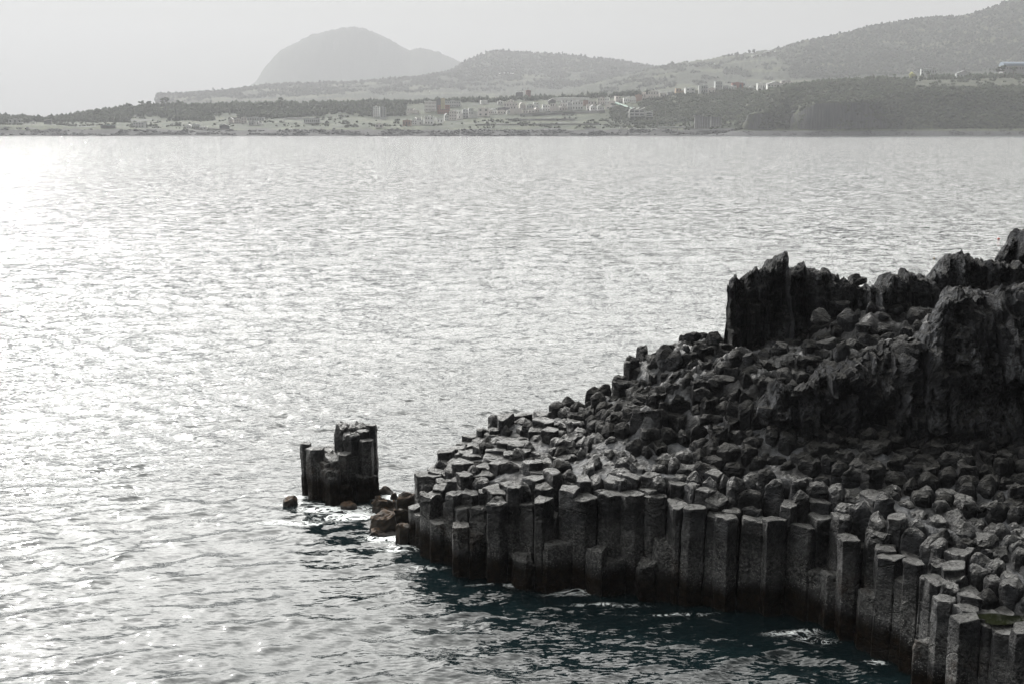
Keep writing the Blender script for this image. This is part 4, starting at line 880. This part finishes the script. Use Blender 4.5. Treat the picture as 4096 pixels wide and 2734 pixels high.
# grey matrix rock between the column heads
x = np.arange(-7, 31, .085); y = np.arange(30, 66, .085); X, Y = np.meshgrid(x, y)
D = sdist(X, Y); Z = H(X, Y); Z = Z - .37 - .10 * sm(5.2, 6.2, Z) + .26 * fbm(X * .9, Y * .9, 0, 4) + .10 * ridged(X * 1.7, Y * 1.7, 3, 3)
Z = Z + sm(5.2, 7.0, Z) * (.55 * ridged(X * .8, Y * .8, 7, 5) + .12 * ridged(X * 3.1, Y * 3.1, 7, 3)); Fd = fdist(X, Y); Z = np.where(Fd < 2.7, Z - (2.7 - Fd) * 5, Z); Z = np.where(D < .7, Z - (.7 - D) * 6, Z); Z = np.maximum(Z, -2.0)
Z = np.where(np.hypot((X - pool[0]) / 1.3, (Y - pool[1]) / 1.0) < 1, np.minimum(Z, pool[2] - .1), Z)
F = grid_faces(len(x), len(y)); keep = (D.ravel()[F].max(1) > -.3); F = F[keep]; used = np.unique(F); idx = np.full(X.size, -1); idx[used] = np.arange(len(used))
mesh_np('bedrock', np.stack([X, Y, Z], -1).reshape(-1, 3)[used] - off, idx[F], M_MATRIX, prom)

# ---- crags: walls with upright joints, undercut hollows and ragged tops
def crag(name, pts, seed, depth=2.2, du=.075, amp=.55, lean=.14, joint=1.7, ragged=.45):
    """pts: (x, y top in the 2349 view, y base, z top) front wall line; distance follows from the top point"""
    P = []
    for x_, yt, yb, zt in pts:
        p = V2(x_, yt, zt); q = at_y(x_ * 1.7437, yb * 1.7437, p[1] - max(.6, (zt - 6.5) * lean)); P.append((p[0], p[1], zt, q[2] - .7))
    P = np.array(P); s = np.concatenate([[0], np.cumsum(np.hypot(np.diff(P[:, 0]), np.diff(P[:, 1])))]); u = np.arange(0, s[-1], du)
    xt, yt_, zt, zb = [np.interp(u, s, P[:, k]) for k in range(4)]
    gg = np.random.default_rng(seed); e = np.cumsum(gg.uniform(.6, 1.5, 400) * joint); ci = np.searchsorted(e, u); cf = np.minimum(u - np.concatenate([[0], e])[ci], e[ci] - u)
    offy = gg.normal(0, .28, 401)[ci]; offz = gg.normal(0, ragged, 401)[ci]; crack = np.exp(-(cf / (.06 + .12 * np.abs(vn(u * .7, seed)))) ** 2)
    spike = .9 * ridged(u * .55, seed, 0, 5) + 1.1 * ridged(u * 1.9, seed + 3, 0, 4) + .5 * ridged(u * 5.5, seed + 5, 0, 2)
    ztop = zt + offz + (.15 + ragged) * spike - .35; nv = 84; nt = 16; nb = 12
    v = np.linspace(0, 1, nv)[:, None]; Z1 = zb + (ztop - zb) * v; Y1 = yt_ - (ztop - Z1) * lean + offy + crack * .35 + .0 * v; X1 = xt + 0 * v
    # blocks: every joint is broken at its own levels into ledges that stand proud or fall back
    e2 = np.cumsum(gg.uniform(.5, 1.6, 800) * joint * .38); c2 = np.searchsorted(e2, u + .12 * vn(u * 3, seed)); lev = gg.uniform(.45, 1.3, 801)[c2]; ph_ = gg.uniform(0, 3, 801)[c2]
    kz = np.floor((Z1 + .25 * vn(u[None] * 1.3, Z1 * .8, seed)) / lev + ph_); blk = _h(c2[None] + 0 * kz, kz, np.full(kz.shape, seed)) - .5; fz = (Z1 / lev + ph_) % 1
    blk2 = _h(ci[None] + 0 * Z1, np.floor(Z1 / 1.9 + ci[None] * .37), np.full(Z1.shape, seed + 7)) - .5
    Y1 = Y1 - amp * (1.05 * blk + 1.1 * blk2) * sm(0, .25, v)
    w = np.linspace(0, 1, nt + 1)[1:, None]; Z2 = ztop + .35 * np.sin(w * math.pi) * .6 - w ** 2 * .5; Y2 = Y1[-1] + w * depth * (.75 + .3 * vn(u * .4, seed)); X2 = xt + 0 * w
    b = np.linspace(0, 1, nb + 1)[1:, None]; Z3 = Z2[-1] + (zb - 1 - Z2[-1]) * b; Y3 = Y2[-1] + .9 * b; X3 = xt + 0 * b
    X = np.vstack([X1, X2, X3]); Y = np.vstack([Y1, Y2, Y3]); Z = np.vstack([Z1, Z2, Z3])
    vv = np.concatenate([np.linspace(0, 1, nv), np.full(nt, 1), np.linspace(1, 0, nb)])[:, None]
    n1 = fbm(X * .55, Y * .55 + seed, Z * .45, 4); n2 = ridged(X * 1.5, Y * 1.5, Z * 1.7 + seed, 4); n3 = ridged(X * 4.2, Y * 4.2, Z * 5.0, 3)
    hollow = np.clip(fbm(X * .42 + 9, Y * .4, Z * .5 + seed, 2) - .12, 0, 1)
    Y = Y - amp * 1.3 * n1 - amp * .5 * n2 - .11 * n3 + hollow * 2.6 * amp; Z = Z + (amp * .32 * n2 + .12 * n3 + .3 * amp * fbm(X * 1.2, Y * 1.2, seed, 3)) * sm(0, .3, vv)
    X = X + amp * .35 * fbm(X * .9 + 4, Y, Z * .9, 3)
    e0 = sm(-.3, .5, u) * sm(-.3, .5, u[-1] - u); Yb = yt_ + depth * .5; Y = Yb + (Y - Yb) * (.12 + .88 * e0)
    V = np.stack([X, Y, Z], -1).reshape(-1, 3) - off
    return mesh_np(name, V, grid_faces(X.shape[1], X.shape[0]), M_CRAG, prom, smooth=False)
o = crag('crag', [(1680, 668, 800, 11.7), (1686, 655, 800, 11.9), (1702, 646, 800, 12.0), (1745, 630, 805, 12.3), (1766, 604, 805, 12.8), (1806, 602, 800, 12.9), (1818, 628, 790, 12.4), (1850, 620, 780, 12.5), (1900, 618, 780, 12.5), (1945, 632, 770, 12.2), (1972, 640, 760, 12.0), (1990, 642, 750, 12.0), (2000, 672, 750, 11.5), (2015, 668, 745, 11.6), (2030, 648, 740, 12.0)], 5, 2.6, joint=1.5, ragged=.16, amp=.42)
o['label'] = 'tall square crag at the left end of the ridge'
o = crag('crag', [(2005, 672, 745, 11.4), (2030, 660, 740, 11.7), (2055, 626, 740, 12.4), (2100, 616, 735, 12.6), (2125, 638, 730, 12.1), (2140, 640, 725, 12.1), (2150, 615, 735, 12.6), (2170, 610, 730, 12.7), (2195, 585, 720, 13.2), (2215, 596, 720, 13.0), (2262, 588, 715, 13.1), (2275, 604, 715, 12.8), (2300, 612, 715, 12.6), (2335, 615, 720, 12.6), (2420, 605, 720, 12.8), (2520, 600, 720, 12.9)], 14, 2.6, joint=1.0, ragged=.16, amp=.45)
o['label'] = 'ragged right part of the ridge'
o = crag('crag', [(2302, 600, 680, 12.6), (2308, 580, 680, 13.0), (2318, 562, 680, 13.4), (2335, 545, 680, 13.8), (2352, 528, 680, 14.3), (2400, 500, 680, 15.0), (2500, 480, 680, 15.4)], 31, 2.0, joint=1.8, ragged=.1, amp=.4, lean=-.02)
o['label'] = 'highest outcrop cut by the right edge of the photo'
o = crag('crag', [(1740, 950, 1000, 7.1), (1790, 905, 1005, 8.1), (1850, 868, 1010, 8.8), (1960, 842, 1015, 9.3), (2060, 800, 1020, 10.15), (2130, 752, 1020, 11.1), (2176, 705, 1020, 12.0), (2200, 684, 1020, 12.4), (2240, 680, 1025, 12.5), (2300, 688, 1030, 12.3), (2349, 680, 1040, 12.5), (2450, 675, 1040, 12.6), (2560, 660, 1040, 12.8)], 47, 3.0, joint=1.1, ragged=.17, amp=.75, lean=.30)
o['label'] = 'dark hollowed wall below the ridge on the right'
# loose boulders on the slope and skyline
BO = ico(5)
def boulder(p, r, seed, sq=(1, 1, .75), mat=None, name='boulder', parent=None, o=off, label=None, raw=False):
    V0, F0 = BO; d = V0; g_ = np.random.default_rng(int(seed * 1000)); N = g_.normal(size=(15, 3)); N /= np.linalg.norm(N, axis=1)[:, None]; h = g_.uniform(.62, 1.0, 15)
    dn = d @ N.T; rr = np.where(dn > .05, h / np.maximum(dn, .05), 9).min(1); rr = np.minimum(rr, 1.35)
    rr = rr + .10 * fbm(d[:, 0] * 2 + seed, d[:, 1] * 2, d[:, 2] * 2, 4) + .07 * ridged(d[:, 0] * 4 + seed, d[:, 1] * 4, d[:, 2] * 4, 4)
    V = d * rr[:, None] * r * np.array(sq) + np.array(p)
    if raw: return V - o, F0
    ob = mesh_np(name, V - o, F0, mat or M_CRAG, parent)
    if label: ob['label'] = label
    return ob
gb = np.random.default_rng(5)
for x_, y_, z_, r in [(1590, 770, 9.4, .95), (1575, 800, 9.0, .5), (1640, 778, 9.3, 1.0), (1535, 805, 8.3, .7), (1515, 812, 8.1, .5), (1720, 820, 9.3, 1.0), (1790, 800, 9.6, 1.0), (1760, 870, 8.7, 1.1), (1840, 830, 9.5, .9), (1660, 870, 8.3, .9), (1560, 850, 8.0, .8), (1610, 900, 7.5, .8), (1900, 790, 9.9, .9), (1960, 790, 10.0, .7), (2010, 800, 10.0, .9),
                      (1700, 930, 7.5, 1.0), (1620, 960, 6.7, .7), (1760, 945, 7.3, .9), (1960, 640, 11.6, .9), (1972, 645, 11.5, .8), (2082, 640, 11.7, 1.1), (2040, 665, 11.2, .7), (2110, 690, 10.9, .9), (2000, 690, 10.8, .8), (2060, 710, 10.6, .9), (2150, 690, 10.9, .9), (1930, 700, 10.8, 1.0), (1880, 730, 10.5, 1.1), (2210, 640, 11.6, 1.0), (2290, 650, 11.5, 1.0), (2330, 640, 11.9, .8), (1980, 750, 10.2, .8), (2080, 760, 10.1, .8)]:
    if gb.random() < .4 and y_ > 790: continue
    p = V2(x_, y_, z_); boulder(p, r * .45, gb.uniform(0, 99), (gb.uniform(.8, 1.15), gb.uniform(.8, 1.1), gb.uniform(.55, .9)), M_CRAG if gb.random() < .75 else M_ROCK, 'boulder', prom)
BO = ico(3); ru = [[], []]
X_ = gb.uniform(2, 27, 2600); Y_ = gb.uniform(44, 66, 2600); h_ = H(X_, Y_); d_ = sdist(X_, Y_)
for x_, y_, z_, dd_ in zip(X_, Y_, h_, d_):
    if dd_ < .8 or z_ < 6.6 or gb.random() > (.08 if z_ < 8 else .20): continue
    r = .1 + .5 * gb.random() ** 2.2 * (1 if z_ > 7.5 else .7); V, F = boulder((x_, y_, z_ - .1), r, gb.uniform(0, 99), (gb.uniform(.7, 1.2), gb.uniform(.7, 1.2), gb.uniform(.6, 1.3)), raw=True); ru[0].append(V); ru[1].append(F + sum(map(len, ru[0][:-1])) if False else F + len(V) * (len(ru[0]) - 1))
rb = mesh_np('rubble', np.concatenate(ru[0]), np.concatenate(ru[1]), M_CRAG, prom, smooth=False); rb['kind'] = 'stuff'; rb['label'] = 'broken angular rubble on the upper slope'
# green tide pool on the shelf at the lower right
p = pool; q = []
for k in range(28): a = 2 * math.pi * k / 28; r = 1 + .22 * math.sin(3 * a + 1) + .1 * math.sin(5 * a); q.append((p[0] + .9 * r * math.cos(a) - off[0], p[1] + .42 * r * math.sin(a) - off[1], p[2]))
m = MB(); m.add(q, [tuple(range(28))]); t = NT('pool_water'); t.p.inputs['IOR'].default_value = 1.33; m.build('tide_pool', t.done(t.mix(t.mr(t.noise(2, 4), .4, .6), (.0022, .0028, .0014), (.005, .006, .0026)), .04, t.bump(t.noise(8, 2), .01, .5)), prom)

# ------------------------------------------------------------------ sea stack and weedy rocks
def hexa(cx, cy, r, g, n=6):
    a0 = g.uniform(0, 1); return np.array([(cx + r * g.uniform(.88, 1.1) * math.cos(a0 + 2 * math.pi * k / n), cy + r * g.uniform(.88, 1.1) * math.sin(a0 + 2 * math.pi * k / n)) for k in range(n)])
gs = np.random.default_rng(12); st0 = at_z(1000 + 690 / 1.9575, 1600 + 790 / 1.9575, 0); YB = st0[1]
stack = empty('sea_stack', (float(st0[0]), YB + .8, 0)); tag(stack, 'twin peaked stack of dark basalt columns standing alone in the sea', 'sea stack'); so = np.array([st0[0], YB + .8, 0])
for x0, x1, yt, dy, kind in [(400, 472, 325, 1.3, 'flat'), (458, 570, 370, .6, 'flat'), (560, 672, 372, 1.7, 'broken'), (668, 778, 176, 1.6, 'broken'), (752, 858, 255, 1.0, 'broken'), (845, 938, 226, 1.4, 'flat'), (918, 995, 186, 1.7, 'flat'), (775, 900, 192, 2.3, 'broken'), (688, 792, 403, .35, 'flat'),
                              (784, 842, 428, .6, 'flat'), (566, 690, 470, .25, 'flat'), (525, 574, 500, .3, 'flat'), (596, 702, 535, -.25, 'broken'), (838, 928, 592, .35, 'broken'), (915, 1000, 590, .7, 'broken'), (690, 800, 640, -.05, 'broken'), (470, 560, 470, 1.5, 'flat'), (860, 960, 300, .9, 'flat')]:
    xc = 1000 + (x0 + x1) / 2 / 1.9575; yt_ = 1600 + yt / 1.9575; Yc = YB + dy * .95
    top = at_y(xc, yt_, Yc); r = (x1 - x0) / 1.9575 / F4 * (Yc * CT + 19 * ST) / 2 * 1.27
    V, F = column_mesh(hexa(top[0], Yc, r, gs), top[2] - .05, -1.2, kind, gs, (gs.normal(-.01, .006), 0)); mesh_np('column', V - so, F, M_WET, stack, smooth=False)
core = hexa(st0[0] + .1, YB + 1.4, 1.5, gs, 8); V, F = column_mesh(core, 2.4, -1.2, 'broken', gs); mesh_np('core', V - so, F, M_WET, stack)
def weedrock(x0, x1, yt, yb, label, n=6, ph=.4, sqy=.75):
    xc = 1000 + (x0 + x1) / 2 / 1.9575; b = at_z(xc, 1600 + yb / 1.9575, 0); r = (x1 - x0) / 1.9575 / F4 * (b[1] * CT + 20 * ST) / 2 * 1.28
    Yc = b[1] + r * sqy; zt = at_y(xc, 1600 + yt / 1.9575, Yc + r * .3)[2]; o = np.array([b[0], Yc, 0.0]); P = hexa(b[0], Yc, r, gs, n); P[:, 1] = Yc + (P[:, 1] - Yc) * sqy
    V, F = column_mesh(P, max(zt, .15), -1.0, 'broken' if n < 7 else 'knob', gs); V = V - o
    V += .05 * np.stack([vn(V[:, 0] * 5, V[:, 1] * 5, V[:, 2] * 5 + k * 9 + x0) for k in range(3)], -1)
    ob = mesh_np('seaweed_rock', V, F, M_WEED, smooth=False); ob.location = o; tag(ob, label, 'rock', 'weedy rocks between the stack and the promontory'); return ob
weedrock(236, 366, 748, 832, 'lone brown weedy rock standing in the water left of the sea stack', 7, sqy=.8)
weedrock(930, 1135, 888, 1050, 'largest block with a golden brown weedy top, nearest the sea stack side'); weedrock(952, 1125, 1012, 1082, 'low dark slab at the foot of the golden topped block'); weedrock(1142, 1232, 968, 1140, 'upright brown column stub against the promontory tip')
weedrock(962, 1084, 766, 880, 'dark square block behind the golden topped block'); weedrock(1036, 1142, 798, 880, 'low brown slab right of the dark square block'); weedrock(1010, 1138, 840, 905, 'flat weedy step directly above the golden topped block')
weedrock(1150, 1288, 735, 900, 'tall dark barnacled block leaning on the promontory tip'); weedrock(1138, 1262, 850, 985, 'dark lower block under the tall barnacled one'); weedrock(998, 1105, 693, 742, 'low rock right behind the foot of the sea stack', 7); weedrock(1100, 1152, 735, 780, 'small rock in the white water behind the blocks', 7)
weedrock(702, 830, 786, 862, 'low wet boulder awash in foam in front of the sea stack', 8)
# floats
def buoy(px, py, s, mat, label):
    p = at_z(px, py, 0); r = empty('buoy', p); tag(r, label, 'buoy'); V0, F0 = ICO2; d = p[1] / F4 * s
    mesh_np('float', V0 * [d, d, d * .8] + [0, 0, d * .35], F0, mat, r); m = MB(); m.tube((0, 0, d), (0, 0, d * 1.9), d * .12, d * .1); m.build('ring', M_DARK, r)
buoy(3995, 958, 6, plain('red_float', (.22, .03, .02), .5), 'small dark red buoy left of the highest outcrop'); buoy(3737, 1034, 4, plain('ochre_float', (.12, .08, .03), .6), 'tiny ochre buoy above the notched ridge'); buoy(3062, 1059, 4, M_DARK, 'tiny black buoy left of the square crag')
